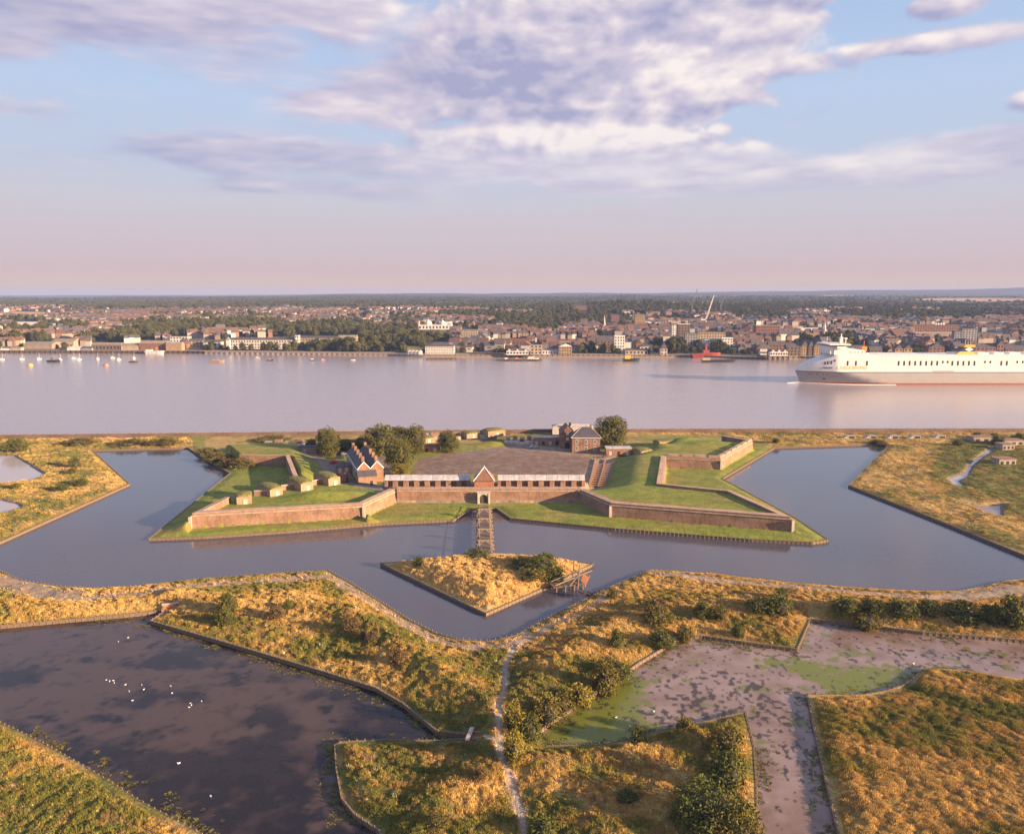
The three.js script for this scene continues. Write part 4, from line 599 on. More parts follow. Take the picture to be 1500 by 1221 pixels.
const bushes = [
  ['tall dark twin-lobed bush beside the brick sluice bank', 333, 898, 30, 34, G], ['second lobe bush against the tall dark bush by the sluice', 331, 915, 30, 26, G], ['small bush at the rise of the long slope next to the flowered bank', 404, 906, 28, 20, Bn], ['tiny round bush just behind the small slope bush', 421, 890, 14, 13, G], ['rounded brown bush at the crest of the long slope', 516, 922, 28, 22, Bn], ['low brown bush downhill of the rounded crest bush', 530, 934, 20, 13, Bn], ['low russet bush at the end of the crest trio', 545, 937, 22, 15, Bn], ['single russet bush alone on the long slope', 582, 969, 26, 22, Bn], ['single russet bush on the tussocky block near the path', 703, 1138, 26, 18, Bn],
  ['yellow-green bush leaning over the footpath bend', 750, 1068, 30, 50, Y], ['yellow-green bush below the path bend', 752, 1115, 34, 52, Y], ['dense green bush between path bend and algae water', 775, 1082, 40, 44, G], ['leafy bush at the tip of the algae water', 800, 1055, 48, 40, O], ['leafy bush on the algae bank, second from its tip', 825, 1040, 40, 34, O], ['leafy bush on the algae bank, third from its tip', 850, 1030, 40, 32, Y], ['big bush at the start of the pale algae edging', 885, 1010, 46, 50, O], ['broad bush behind the big algae edging bush', 900, 990, 52, 30, G],
  ['upright round bush alone on the golden slope above the algae', 903, 948, 26, 30, G], ['bush overhanging the muddy lagoon corner', 968, 945, 42, 26, G], ['broad bush crowning the bank above the lagoon corner', 962, 915, 42, 34, O], ['flat bush behind the broad bank-crown bush', 965, 893, 36, 18, Bn], ['round bush at the lagoon corner by the timber end', 1003, 935, 26, 22, O], ['small bush at the broken footbridge', 896, 876, 20, 16, O],
  ['round bush starting the bank pair near the sandy shore', 1028, 900, 28, 24, G], ['round bush ending the bank pair near the sandy shore', 1052, 905, 30, 22, O], ['small round bush above the muddy lagoon corner edge', 1081, 932, 20, 20, G], ['wide dark bush clump on the bank by the lagoon re-entrant', 1112, 893, 40, 22, G], ['wide dark bush joined to the clump by the lagoon re-entrant', 1140, 895, 42, 24, G], ['tall bush behind the dark clump on the bank', 1146, 876, 20, 18, G],
  ['first bush of the row along the sandy bank', 1238, 895, 38, 24, G], ['second bush of the row along the sandy bank', 1276, 895, 38, 20, G], ['third bush of the row along the sandy bank', 1322, 900, 44, 24, G], ['fourth bush of the row along the sandy bank', 1358, 898, 30, 20, G], ['fifth bush of the row along the sandy bank', 1410, 908, 56, 30, G], ['sixth bush of the row along the sandy bank', 1452, 910, 30, 26, G], ['seventh bush of the row along the sandy bank', 1484, 915, 48, 40, G], ['low bush under the row at the muddy lagoon edge', 1270, 916, 40, 18, O],
  ['round bush on the peninsula edge at the algae margin', 935, 1086, 24, 24, G], ['round bush on the peninsula top facing dark weed rafts', 1003, 1071, 28, 26, O], ['ochre bush at the peninsula shoulder', 1062, 1100, 50, 44, O], ['dark bush below the ochre peninsula bush', 1065, 1150, 56, 50, G], ['large leafy thicket on the lower peninsula', 1040, 1212, 120, 66, G], ['second large leafy thicket beside the lower peninsula edge', 1078, 1235, 80, 60, O], ['small dark bush in the peninsula hollow', 920, 1172, 34, 20, G], ['low green shrub beside the chalky path end', 795, 1222, 44, 28, G], ['low dark shrub at the bottom of the tussocky block', 640, 1210, 40, 18, O]];
bushes.forEach(([l, x, y, w, h, m], i) => bush(l, x, y, w, h, m, i));
[['dark shrub mass at the front of the ravelin island crown', 790, 836, 50, 22, G], ['dark shrub crowning the ravelin island', 765, 830, 50, 18, O], ['dark shrub running down to the ravelin drawbridge', 812, 850, 40, 26, G], ['dark shrub at the ravelin back beside the island crown', 800, 826, 40, 18, G], ['dense bush at the ravelin end of the timber bridge', 698, 819, 44, 18, G], ['small round bush on the ravelin point', 614, 826, 20, 12, G], ['low shrub between ravelin crown and drawbridge', 780, 845, 44, 16, O]].forEach(([l, x, y, w, h, m], i) => bush(l, x, y, w, h, m, i + 2, ravelinH, ravelinPoly, 'shrubs of the ravelin island'));
[['grey-brown scrub at the overgrown bastion edge', 318, 673, 46, 12, O], ['grey-brown scrub along the overgrown bastion slope', 338, 681, 40, 11, Bn], ['low scrub at the corner of the dark lawn wall', 355, 684, 40, 14, O], ['scrub at the water end of the overgrown bastion', 302, 664, 34, 10, O], ['big dark bush beside the marsh pool', 23, 660, 32, 20, G], ['round bush on the gold bank point', 110, 683, 18, 14, G], ['low bush below the round one on the gold bank', 105, 693, 18, 8, O], ['low dark bush on the gold bank slope', 118, 710, 24, 9, G], ['low bush halfway down the gold bank slope', 91, 717, 22, 9, G], ['small bush at the marsh pool tip', 22, 715, 14, 8, O], ['flat hedge bush under the flood wall, moat end', 115, 650, 50, 8, O], ['flat hedge bush under the flood wall beside the moat arm', 190, 651, 50, 9, O], ['flat hedge bush under the flood wall above the moat arm', 240, 651, 50, 10, O], ['flat hedge bush behind the overgrown bastion', 400, 645, 60, 8, O], ['bush by the notch of the far moat arm', 1137, 648, 12, 8, G], ['bush at the far moat corner below the flood wall', 1285, 650, 26, 7, O], ['bush at the top of the dry field', 1403, 652, 14, 9, G], ['bush by the creek head', 1460, 652, 18, 14, G], ['bush growing on the grey sheds', 1455, 645, 14, 12, G], ['bush under the flood wall near the sheds', 1432, 642, 14, 10, G], ['bush in the far marsh corner', 1495, 644, 20, 10, G]].forEach(([l, x, y, w, h, m], i) => bush(l, x, y, w, h, m, i, riversideH, riversidePoly, 'scrub of the river side'));
function tree(label, px, py, w, h, k = 0, m = M.leafTree) {
  const [x, z] = P(px, py, 2), d = Math.hypot(x, z, EYE), W = w * d / F / 2, H = h * d / F, g = thing('broadleaf_tree', label, 'tree', [x, 1.8, z], k, 'trees inside the fort'), v = treeKinds[k % 3], t = 0.28 * H;
  put('trunk', join([new THREE.CylinderGeometry(0.03 * H, 0.045 * H, t * 1.7, 8).translate(0, t * 0.85, 0), bar([0, t * 0.9, 0], [W * 0.5, t * 1.9, W * 0.2], 0.03 * H), bar([0, t * 0.9, 0], [-W * 0.45, t * 1.9, -W * 0.3], 0.03 * H)]), M.bark, g);
  for (const [n, geo, mm] of [['crown', v.leaves, m], ['branches', v.core, M.twig]]) { const q = put(n, geo, mm, g); q.scale.set(W * 1.08, (H - t * 0.5) / 1.55, W * 1.08); q.position.y = t * 0.5; }
}
[['large round tree standing beside the guard house', 895, 657, 46, 46], ['lone round tree at the parade corner', 657, 662, 30, 31], ['large tree behind the twin-ridged terrace', 557, 668, 46, 46], ['broad tree next to the large one behind the terrace', 586, 664, 40, 38], ['tree by the low brick range at the parade edge', 608, 664, 30, 40], ['dark full tree between terrace and parade', 585, 690, 40, 46], ['bright low tree at the foot of the dark one by the parade', 588, 697, 28, 18], ['tree beside the small stone store', 482, 668, 32, 40], ['small dark tree beside the store tree', 456, 660, 16, 18], ['dark tree hedge between store tree and terrace', 508, 662, 40, 18], ['dark hedge tree close to the terrace top', 530, 660, 30, 20]].forEach(([l, x, y, w, h], i) => tree(l, x, y, w, h, i, i === 6 ? M.leafYellow : M.leafTree));

// tufts of long grass and herbs: uncountable
{
  const r = rng(77), tuft = (n, h, w, s) => { const q = rng(s), pos = []; for (let i = 0; i < n; i++) { const a = q() * 6.283, d = q() * w, x = Math.cos(a) * d, z = Math.sin(a) * d, b = q() * 6.283, t = 0.035 + 0.05 * q(), l = h * (0.55 + 0.6 * q()), k = 0.25 * l; pos.push(x - Math.cos(b) * t, -0.05, z - Math.sin(b) * t, x + Math.cos(b) * t, -0.05, z + Math.sin(b) * t, x + (q() - 0.5) * k * 2, l, z + (q() - 0.5) * k * 2); } const g = new THREE.BufferGeometry(); g.setAttribute('position', new THREE.Float32BufferAttribute(pos, 3)); g.computeVertexNormals(); return g; };
  mat('grassBlade', [1, 1, 1], { roughness: 1, side: THREE.DoubleSide });
  const field = (name, label, p, clip, n, hf, cf, h, o = {}) => {
    const geo = tuft(16, h, o.w ?? 0.33, n), im = new THREE.InstancedMesh(geo, M.grassBlade, n), m = new THREE.Matrix4(), c = new THREE.Color(); let k = 0;
    for (let tries = 0; k < n && tries < n * 5; tries++) {
      const x = lerp(clip[0], clip[1], r()), z = lerp(clip[2], clip[3], r()), pp = pix(x, 1, z); if (pp[0] < -120 || pp[0] > 1620 || pp[1] > 1330) continue;
      const s = sdf(x, z, p); if (s < 0.7 || o.not?.(x, z, s)) continue;
      let skip = false; for (const [l, w] of pathLines) if (lineDist(x, z, l) < w * 0.9 + 0.25 * r()) skip = true; for (const [l, w] of sandLines) if (lineDist(x, z, l) < w * 1.15 + 0.5 * r()) skip = skip || r() < 0.98; if (skip) continue;
      const pn = fbm(x * 0.7 + 2, z * 0.7, 3), sc = (0.3 + 0.8 * smooth(0.35, 0.68, pn)) * smooth(0.2, 2.2, s) * (0.7 + 0.6 * r()); m.makeRotationY(r() * 6.3); m.scale(new THREE.Vector3(sc * 1.1, sc, sc * 1.1)); m.setPosition(x, hf(x, z, s), z); im.setMatrixAt(k, m);
      let q = cf(x, z, s), t = 0.95 + 0.6 * r(); const f = r(); if (f < 0.02 && o.flowers) q = f < 0.011 ? [0.62, 0.42, 0.03] : [0.62, 0.58, 0.44]; else if (f < 0.14) q = mix3(q, C.brown, 0.6); else if (f < 0.24) q = mix3(q, C.green, 0.55);
      c.setRGB(q[0] * t, q[1] * t, q[2] * t); im.setColorAt(k++, c);
    }
    im.count = k; im.name = name; im.castShadow = im.receiveShadow = true; tag(im, label, 'grass', null, 'stuff'); scene.add(im);
  };
  field('long_grass', 'long dry grass and weeds on the foreland banks', forelandPoly, [-175, 175, -245, -105], 230000, forelandH, forelandC, 0.45, { flowers: 1 });
  field('field_grass', 'long golden grass in the field beside the muddy channel', fieldPoly, [40, 160, -190, -105], 95000, forelandH, forelandC, 0.45);
  field('corner_grass', 'green and yellow weeds on the corner bank', cornerPoly, [-150, -20, -185, -105], 45000, forelandH, forelandC, 0.4, { flowers: 1 });
  const wild = (x, z, s) => sdf(x, z, fortPoly) > -1 || pondPolys.some((p) => sdf(x, z, p) > -1); field('marsh_grass', 'dry grass and rushes on the banks beside the moat arms', riversidePoly, [-300, 300, -470, -250], 42000, riversideH, riversideC, 0.6, { w: 0.6, not: wild });
  field('ravelin_grass', 'tall golden grass covering the ravelin island', ravelinPoly, [-50, 35, -260, -200], 26000, ravelinH, ravelinC, 0.7);
}
{ // floating weed along the margins of the lagoons
  const r = rng(31), q = rng(3), pos = []; for (let i = 0; i < 14; i++) { const a = q() * 6.28, d = q() * 0.5, b = q() * 6.28; pos.push(Math.cos(a) * d, 0.02, Math.sin(a) * d, Math.cos(a) * d + Math.cos(b) * 0.22, 0.05 + 0.2 * q(), Math.sin(a) * d + Math.sin(b) * 0.22, Math.cos(a) * d + Math.cos(b + 1.6) * 0.2, 0.04, Math.sin(a) * d + Math.sin(b + 1.6) * 0.2); }
  const g = new THREE.BufferGeometry(); g.setAttribute('position', new THREE.Float32BufferAttribute(pos, 3)); g.computeVertexNormals(); const n = 5200, im = new THREE.InstancedMesh(g, M.grassBlade, n), m = new THREE.Matrix4(), c = new THREE.Color(); let k = 0;
  for (let t = 0; t < 90000 && k < n; t++) { const x = lerp(-110, 110, r()), z = lerp(-205, -108, r()), s = Math.max(sdf(x, z, cornerPoly), sdf(x, z, forelandPoly), sdf(x, z, fieldPoly)); if (s > -0.15 || s < -5) continue; if (r() > Math.exp(s * 0.75) || fbm(x * 0.25, z * 0.25, 3) < 0.47) continue; const pp = pix(x, 0, z); if (pp[1] < 905 || (pp[1] < 950 && pp[0] > 470 && pp[0] < 965)) continue; const w = 0.5 + 1.1 * r(); m.makeRotationY(r() * 6); m.scale(new THREE.Vector3(w, 0.7, w)); m.setPosition(x, 0.02, z); im.setMatrixAt(k, m); const f = 0.6 + 0.7 * r(); c.setRGB(0.15 * f, 0.13 * f, 0.03 * f); im.setColorAt(k++, c); }
  im.count = k; im.name = 'water_weed'; im.castShadow = im.receiveShadow = true; tag(im, 'floating weed along the lagoon margins', 'weed', null, 'stuff'); scene.add(im);
}
// white water birds on the dark lagoon
{
  const body = new THREE.SphereGeometry(1, 12, 8).scale(0.34, 0.16, 0.17), a = body.attributes.position; for (let i = 0; i < a.count; i++) { const x = a.getX(i); if (x < -0.12) { a.setZ(i, a.getZ(i) * (1 + (x + 0.12) * 2.6)); a.setY(i, a.getY(i) * (1 + (x + 0.12) * 2.2) + (-0.12 - x) * 0.35); } } body.translate(0, 0.1, 0);
  const neck = new THREE.CylinderGeometry(0.045, 0.08, 0.22, 8).rotateZ(-0.35).translate(0.3, 0.25, 0), head = new THREE.SphereGeometry(0.075, 10, 8).translate(0.35, 0.36, 0), bodyG = join([body, neck, head]); bodyG.computeVertexNormals();
  const g0 = thing('water_bird', 'white water bird afloat on the dark lagoon', 'bird', [0, 0, 0], 0, 'birds on the dark lagoon'); put('body', bodyG, M.white, g0); put('beak', new THREE.ConeGeometry(0.025, 0.12, 6).rotateZ(-Math.PI / 2).translate(0.47, 0.35, 0), mat('beak', [0.5, 0.25, 0.05]), g0);
  [[155, 996], [160, 998], [166, 997], [167, 1000], [183, 1003], [189, 1013], [194, 1026], [207, 1003], [210, 1010], [250, 1005], [252, 1015], [278, 1030], [280, 1033], [277, 1036], [295, 1027], [187, 934], [173, 940], [262, 1118], [308, 1166]].forEach(([px, py], i) => { const [x, z] = P(px, py), o = i ? copyOf(g0, 0, 0, 0) : g0; o.position.set(x, 0, z); o.rotation.y = i * 1.7; o.scale.setScalar(i > 16 ? 0.85 : 0.62); });
  const g1 = copyOf(g0, 0, 0, 0); [[902, 1051], [923, 1064], [958, 1042], [1338, 972]].forEach(([px, py], i) => { const [x, z] = P(px, py), o = i ? copyOf(g1, 0, 0, 0) : g1; tag(o, i < 3 ? 'white water bird at the edge of the green algae' : 'white water bird on the open muddy lagoon', 'bird', 'birds on the muddy lagoon'); o.position.set(x, 0.02, z); o.rotation.y = i * 2.1; o.scale.setScalar(0.8); });
}

// ------------------------------------------------------------------ the ro-ro ship on the river
{
  const [bx, bz] = P(1172, 562.5, 0), g = thing('cargo_ferry', 'huge white roll-on cargo ferry with grey hull and red waterline on the river', 'ship', [bx, -0.35, bz - 14]), L = 240, k = 1;   // local x runs aft from the bow
  mat('shipWhite', [0.82, 0.80, 0.76], { roughness: 0.45, map: texture(256, (u, v) => { const q = 0.9 + 0.12 * (tileNoise(u, v, 6, 3) - 0.5) - (v * 8 % 1 < 0.03 ? 0.04 : 0); return [q, q, q * 0.99]; }, true, 1 / 30) }); mat('shipGrey', [0.37, 0.355, 0.35], { roughness: 0.5, map: M.shipWhite.map }); mat('shipRed', [0.42, 0.07, 0.035], { roughness: 0.6, map: grainMap }); mat('navy', [0.03, 0.03, 0.09], { roughness: 0.4 }); mat('yellow', [0.75, 0.45, 0.02], { roughness: 0.5 }); mat('orange', [0.65, 0.2, 0.06], { roughness: 0.5 }); mat('rust', [0.35, 0.12, 0.04]);
  const half = (x, h) => { const s0 = lerp(5.5, 0, clamp(h / 11.7)), run = lerp(75, 34, clamp(h / 13)); return 15 * Math.pow(clamp((x - s0) / run), lerp(0.85, 0.62, clamp(h / 13))); };
  const xs = [0]; while (xs[xs.length - 1] < L) xs.push(Math.min(L, xs[xs.length - 1] + (xs[xs.length - 1] < 80 ? 1.5 : 8)));
  const shell = (name, hs, m, topf) => { const pos = [], idx = [], uv = []; for (const side of [1, -1]) { const base = pos.length / 3; xs.forEach((x) => hs.forEach((h) => { const hh = topf ? Math.min(h, topf(x)) : h, xx = Math.max(x, lerp(5.5, 0, clamp(hh / 11.7))); pos.push(xx, hh, side * half(xx, hh)); uv.push(xx, hh); })); for (let i = 0; i < xs.length - 1; i++) for (let j = 0; j < hs.length - 1; j++) { const a = base + i * hs.length + j, b = a + hs.length; if (side > 0) idx.push(a, b, b + 1, a, b + 1, a + 1); else idx.push(a, b + 1, b, a, a + 1, b + 1); } } const q = new THREE.BufferGeometry(); q.setAttribute('position', new THREE.Float32BufferAttribute(pos, 3)); q.setAttribute('uv', new THREE.Float32BufferAttribute(uv, 2)); q.setIndex(idx); q.computeVertexNormals(); return put(name, q, m, g); };
  shell('boot_topping', [-1, 0.4, 1.5], M.shipRed); shell('hull', [1.5, 4, 6.5, 9, 11.4], M.shipGrey); shell('hull_stripe', [11.4, 12.1], M.navy); M.navy.name = 'navy';
  const top = (x) => x < 31 ? 12.1 + 14.4 * Math.pow(clamp(x / 31), 0.62) : 28.4;
  shell('upper_side', [12.1, 15, 18, 21, 23, 25, 26.5, 28.4], M.shipWhite, top);
  { const pos = [], uv = [], idx = [], n = 8; xs.forEach((x) => { const w = half(Math.max(x, 0), 20), t = top(x); for (let j = 0; j <= n; j++) { const s = j / n * 2 - 1; pos.push(x, t + (x < 31 ? 0.6 : 0.05) * (1 - s * s) - 0.01, s * w); uv.push(x, s * w); } }); for (let i = 0; i < xs.length - 1; i++) for (let j = 0; j < n; j++) { const a = i * (n + 1) + j, b = a + n + 1; idx.push(a, a + 1, b + 1, a, b + 1, b); } const q = new THREE.BufferGeometry(); q.setAttribute('position', new THREE.Float32BufferAttribute(pos, 3)); q.setAttribute('uv', new THREE.Float32BufferAttribute(uv, 2)); q.setIndex(idx); q.computeVertexNormals(); put('weather_deck', q, M.shipWhite, g); }
  put('stern', box(0.4, 29, 29.8, L, 13.9, 0), M.shipWhite, g);
  // bridge and deckhouse
  const house = put('deckhouse', metreUV(new THREE.ExtrudeGeometry(new THREE.Shape([[31, 28], [66, 28], [58.5, 32.5], [53, 32.8], [44, 33.6], [40, 37], [31, 37]].map((p) => new THREE.Vector2(...p))), { depth: 26, bevelEnabled: false }).translate(0, 0.3, -13)), M.shipWhite, g);
  const br = put('bridge', metreUV(new THREE.ExtrudeGeometry(new THREE.Shape([[28, 28.5], [34, 28.5], [34, 36], [26.5, 36]].map((p) => new THREE.Vector2(...p))), { depth: 24, bevelEnabled: false }).translate(0, 0, -12)), M.shipWhite, g);
  put('bridge_roof', metreUV(box(20, 1.0, 31, 35.5, 37.9, 0)), M.shipWhite, br); put('bridge_window', box(14, 1.1, 29, 33.2, 36.85, 0), M.glass, br);
  put('bridge_wing', box(7, 2.2, 32, 36, 35.2, 0), M.shipWhite, br);
  put('mast', join([box(2.6, 6.2, 2.6, 41.5, 41.4, 2), box(0.8, 3, 0.8, 41.5, 46, 2), box(3.4, 0.4, 6, 41.5, 43.5, 2), bar([46, 38, 2], [46, 42.6, 2], 0.7), box(2, 1.2, 2.6, 46, 43, 2)]), M.shipWhite, g);
  put('radar_mast', bar([29, 38.4, 0], [29, 44.5, 0], 0.3), M.shipWhite, g); put('deck_crane', metreUV(join([box(4.6, 4.4, 4, 62, 33.5, 6), bar([62, 35, 6], [62, 41, 6], 0.4)])), M.orange, g);
  for (let i = 0; i < 5; i++) put('porthole', new THREE.CylinderGeometry(0.5, 0.5, 0.2, 10).rotateX(Math.PI / 2).translate(47 + i * 3.6, 30.6, 13.35), M.dark, house);
  // openings along the side; the plating there stands at half(x)
  const open = (x, y, w, h, n = 'side_opening') => { const q = put(n, box(w, h, 0.3), M.dark, g), z = half(x, y), t = Math.atan2(half(x + 1, y) - half(x - 1, y), 2); q.position.set(x, y, z + 0.02); q.rotation.y = -t; };
  const S = 0.6525; for (const px of [1239, 1251, 1267, 1313, 1321, 1329, 1337, 1345, 1353, 1361, 1369, 1391, 1399, 1407, 1415, 1423, 1462, 1470]) open((px - 1172) * S, 20.4, 1.5, 4.4); for (const px of [1377, 1384, 1438, 1446, 1485, 1493]) open((px - 1172) * S, 21.6, 1.5, 2.2); for (const [px, y, h] of [[1208, 20.2, 3], [1211.5, 20.6, 3.2], [1216, 21, 3.2], [1220.5, 22.8, 2]]) open((px - 1172) * S, y, 1.1, h);
  for (const px of [1190, 1193, 1200, 1208, 1213]) open((px - 1172) * S, 9.6, 1.0, 0.8, 'fairlead'); open((1211 - 1172) * S, 5, 2.4, 1.6, 'anchor_pocket');
  for (let i = 0; i < 44; i++) put('rail_vent', box(0.8, 0.5, 0.12, 72 + i * 3.6, 27.3, 15.02), M.steel, g);
  put('rail', box(168, 0.16, 0.12, 70 + 85, 29.6, 14.7), M.white, g); for (let i = 0; i < 42; i++) put('rail_post', box(0.1, 1.1, 0.1, 72 + i * 4, 29, 14.7), M.white, g);
  put('rubbing_strip', box(20, 0.7, 0.3, 135, 13, 15.1), M.shipGrey, g); put('rust_streak', box(10, 0.5, 0.05, 78, 2.0, 15.02), M.rust, g);
  // funnel: yellow, navy band with a white diamond, yellow cap
  const fx = (1403 - 1172) * S; const fun = put('funnel', metreUV(new THREE.ExtrudeGeometry(new THREE.Shape([[-3, 28.6], [14, 28.6], [14, 31.2], [0, 31.2]].map((p) => new THREE.Vector2(...p))), { depth: 10, bevelEnabled: false }).translate(fx, 0, 2)), M.yellow, g);
  put('funnel_band', metreUV(new THREE.ExtrudeGeometry(new THREE.Shape([[-0.2, 31.2], [14, 31.2], [14, 35.4], [4, 35.4]].map((p) => new THREE.Vector2(...p))), { depth: 10.04, bevelEnabled: false }).translate(fx, 0.003, 1.98)), M.navy, fun); put('funnel_cap', metreUV(new THREE.ExtrudeGeometry(new THREE.Shape([[3.4, 35.4], [14.1, 35.4], [14.1, 37.4], [5, 37.4]].map((p) => new THREE.Vector2(...p))), { depth: 10.1, bevelEnabled: false }).translate(fx, 0.006, 1.95)), M.yellow, fun);
  put('diamond_emblem', new THREE.ExtrudeGeometry(new THREE.Shape([[-4, 0], [0, -2.2], [4, 0], [0, 2.2]].map((p) => new THREE.Vector2(...p))), { depth: 0.1, bevelEnabled: false }).translate(fx + 8.6, 33.3, 12.04), M.white, fun); for (const q of [7, 9.5, 12]) put('exhaust_pipe', new THREE.CylinderGeometry(0.5, 0.5, 5, 10).translate(fx + q, 39.8 - (q > 9 ? 1 : 0), 7), M.steel, fun);
  for (const [x, w] of [[150, 8], [175, 10], [190, 9], [205, 10], [222, 12]]) put('deck_house', metreUV(box(w, 1.8, 12, x, 29.4, 3)), M.shipWhite, g);
  const font = await new FontLoader().loadAsync('fonts/droid/droid_sans_bold.typeface.json'), letters = (text, x, y, size, m) => { const q = new TextGeometry(text, { font, size, depth: 0.1, curveSegments: 3 }), t = Math.atan2(half(x + 6, y) - half(x, y), 6); const o = put('lettering', q, m, g); o.position.set(x, y, half(x, y) + 0.12); o.rotation.y = -t; };
  letters('PAULINE', (1205 - 1172) * S, 15.2, 1.5, M.navy); mat('paleLetter', [0.80, 0.62, 0.34], { roughness: 0.6 }); letters('CARGEN', (1224 - 1172) * S, 14.6, 3.2, M.paleLetter); letters('RORO', (1251 - 1172) * S, 14.8, 3.0, M.paleLetter);
  // bow wave
  const bw = thing('bow_wave', 'thin white bow wave curling at the ferry stem', 'wave', [bx, -0.36, bz - 14]); put('foam', new THREE.TubeGeometry(new THREE.CatmullRomCurve3([[-8, 0.1, 2], [3, 0.5, 1.6], [14, 0.4, 5.5], [30, 0.25, 11], [52, 0.1, 15.8], [90, 0.0, 17]].map((p) => new THREE.Vector3(...p))), 40, 0.55, 6), mat('foam', [0.75, 0.70, 0.66]), bw); void k;
}

// ------------------------------------------------------------------ the far bank: town, woods and hills
const interp = (t, v) => { if (v <= t[0][0]) return t[0][1]; for (let i = 1; i < t.length; i++) if (v < t[i][0]) return lerp(t[i - 1][1], t[i][1], (v - t[i - 1][0]) / (t[i][0] - t[i - 1][0])); return t[t.length - 1][1]; };
const shorePix = [[-600, 514], [0, 516.5], [270, 517], [330, 518], [570, 520.5], [620, 523], [690, 522.5], [840, 522.5], [1000, 523], [1110, 526], [1170, 525], [1300, 527], [2100, 533]];
const shoreD = (u) => -P(u, interp(shorePix, u), 0)[1];
const skyH = [[-600, 36], [0, 36], [380, 46], [480, 62], [700, 72], [1000, 92], [1300, 126], [1500, 148], [2100, 160]];
function farH(x, z) {
  const d = -z, u = CX + F * x / d, t = d - shoreD(u), hs = interp(skyH, u);
  let h = interp([[-60, -3], [-2, -3], [0, 2.2], [12, 3.6], [120, 5.5], [450, 13], [950, 26], [1550, 36], [2550, 43], [4000, lerp(44, 54, smooth(200, 500, u))], [4750, lerp(interp([[0, 42], [330, 56], [480, 60]], u), 60, smooth(330, 520, u))], [6000, lerp(30, 66, smooth(300, 560, u))], [7500, lerp(30, 78, smooth(300, 560, u))], [8500, hs], [11000, hs * 0.9], [16000, 50]], t);
  h += (fbm(x / 800 + 3, z / 800, 3) - 0.5) * 34 * smooth(2200, 5200, d) + bump2(u, d, [925, 2500, 130, 500, 16]) + bump2(u, d, [1100, 3000, 260, 600, 6]);
  return h;
}
const woods = [[380, 481, 200, 11, 1], [560, 502, 80, 12, 1], [600, 470, 60, 7, 0.8], [840, 468, 70, 8, 0.8], [905, 452, 150, 7, 1.1], [760, 482, 70, 7, 0.6], [235, 488, 70, 9, 0.9], [690, 462, 80, 6, 0.7], [1060, 458, 120, 6, 0.8], [1270, 463, 90, 7, 0.9], [1400, 463, 140, 7, 0.8], [1205, 500, 50, 6, 0.8], [60, 500, 60, 4, 0.7], [160, 499, 80, 5, 0.7], [600, 448, 200, 3, 0.3], [880, 505, 50, 6, 0.5], [985, 508, 40, 6, 0.6], [1050, 508, 26, 6, 0.6], [20, 470, 40, 3, 0.5]];
const wooded = (u, y, x, z) => { let s = 0; for (const [a, b, c, d, w] of woods) { const r = ((u - a) / c) ** 2 + ((y - b) / d) ** 2; if (r < 5) s = Math.max(s, w * Math.exp(-r * 0.7)); } return s + (fbm(x / 130 + 7, z / 190, 3) - 0.5) * 1.5 + smooth(456, 447, y) * 0.95 - 0.06; };
const STUBBLE = [0.52, 0.33, 0.16], LAWN_FAR = [0.30, 0.25, 0.07];
const fieldsFar = [[30, 459.5, 52, 3.2], [80, 448.5, 26, 1.6], [10, 449, 18, 1.2], [1440, 440, 95, 2.6], [1228, 433.6, 26, 0.9], [1035, 445.3, 60, 0.9], [1420, 444, 80, 0.8], [1310, 439, 14, 0.7], [1050, 435, 40, 0.6], [1270, 442, 16, 0.7], [545, 509, 30, 3.2, 1], [590, 510, 30, 3.6, 1]]; // the last two are lawns, the others stubble;
{
  const nu = 520, nd = 330, pos = [], col = [], uv = [], idx = [];
  for (let j = 0; j <= nd; j++) for (let i = 0; i <= nu; i++) {
    const u = lerp(-700, 2200, i / nu), s = shoreD(u) - 60, d = s * Math.pow(16500 / s, Math.pow(j / nd, 1.25)), x = (u - CX) / F * d; let h = farH(x, -d); const p = pix(x, h, -d), w = wooded(p[0], p[1], x, -d);
    let f = 0, crop = STUBBLE; for (const [a, b, ru, ry, lawn] of fieldsFar) { const q = smooth(1.3, 0.75, ((p[0] - a) / ru) ** 2 + ((p[1] - b) / ry) ** 2); if (q > f) { f = q; crop = lawn ? LAWN_FAR : STUBBLE; } } const n = fbm(x / 260, d / 400, 3);
    const forest = smooth(0.25, 0.45, w) * (1 - f); if (d > 3000) h += forest * (4 + 6 * vnoise(x / 45, d / 60));
    pos.push(x, h, -d); let k = mix3([0.10, 0.085, 0.06], [0.055, 0.065, 0.025], clamp(n * 2 - 0.5)); k = mix3(k, mix3([0.022, 0.032, 0.014], [0.04, 0.048, 0.02], vnoise(x / 40, d / 50)), forest); k = mix3(k, crop, f); if (d - shoreD(u) < 14) k = [0.27, 0.2, 0.15];
    col.push(...k); uv.push(x, d);
  }
  for (let j = 0; j < nd; j++) for (let i = 0; i < nu; i++) { const a = j * (nu + 1) + i, b = a + nu + 1; idx.push(a, a + 1, b + 1, a, b + 1, b); }
  const g = new THREE.BufferGeometry(); g.setAttribute('position', new THREE.Float32BufferAttribute(pos, 3)); g.setAttribute('color', new THREE.Float32BufferAttribute(col, 3)); g.setAttribute('uv', new THREE.Float32BufferAttribute(uv, 2)); g.setIndex(idx); g.computeVertexNormals();
  structure('hills', g, mat('hillGround', [1, 1, 1], { vertexColors: true, roughness: 1 }));
}
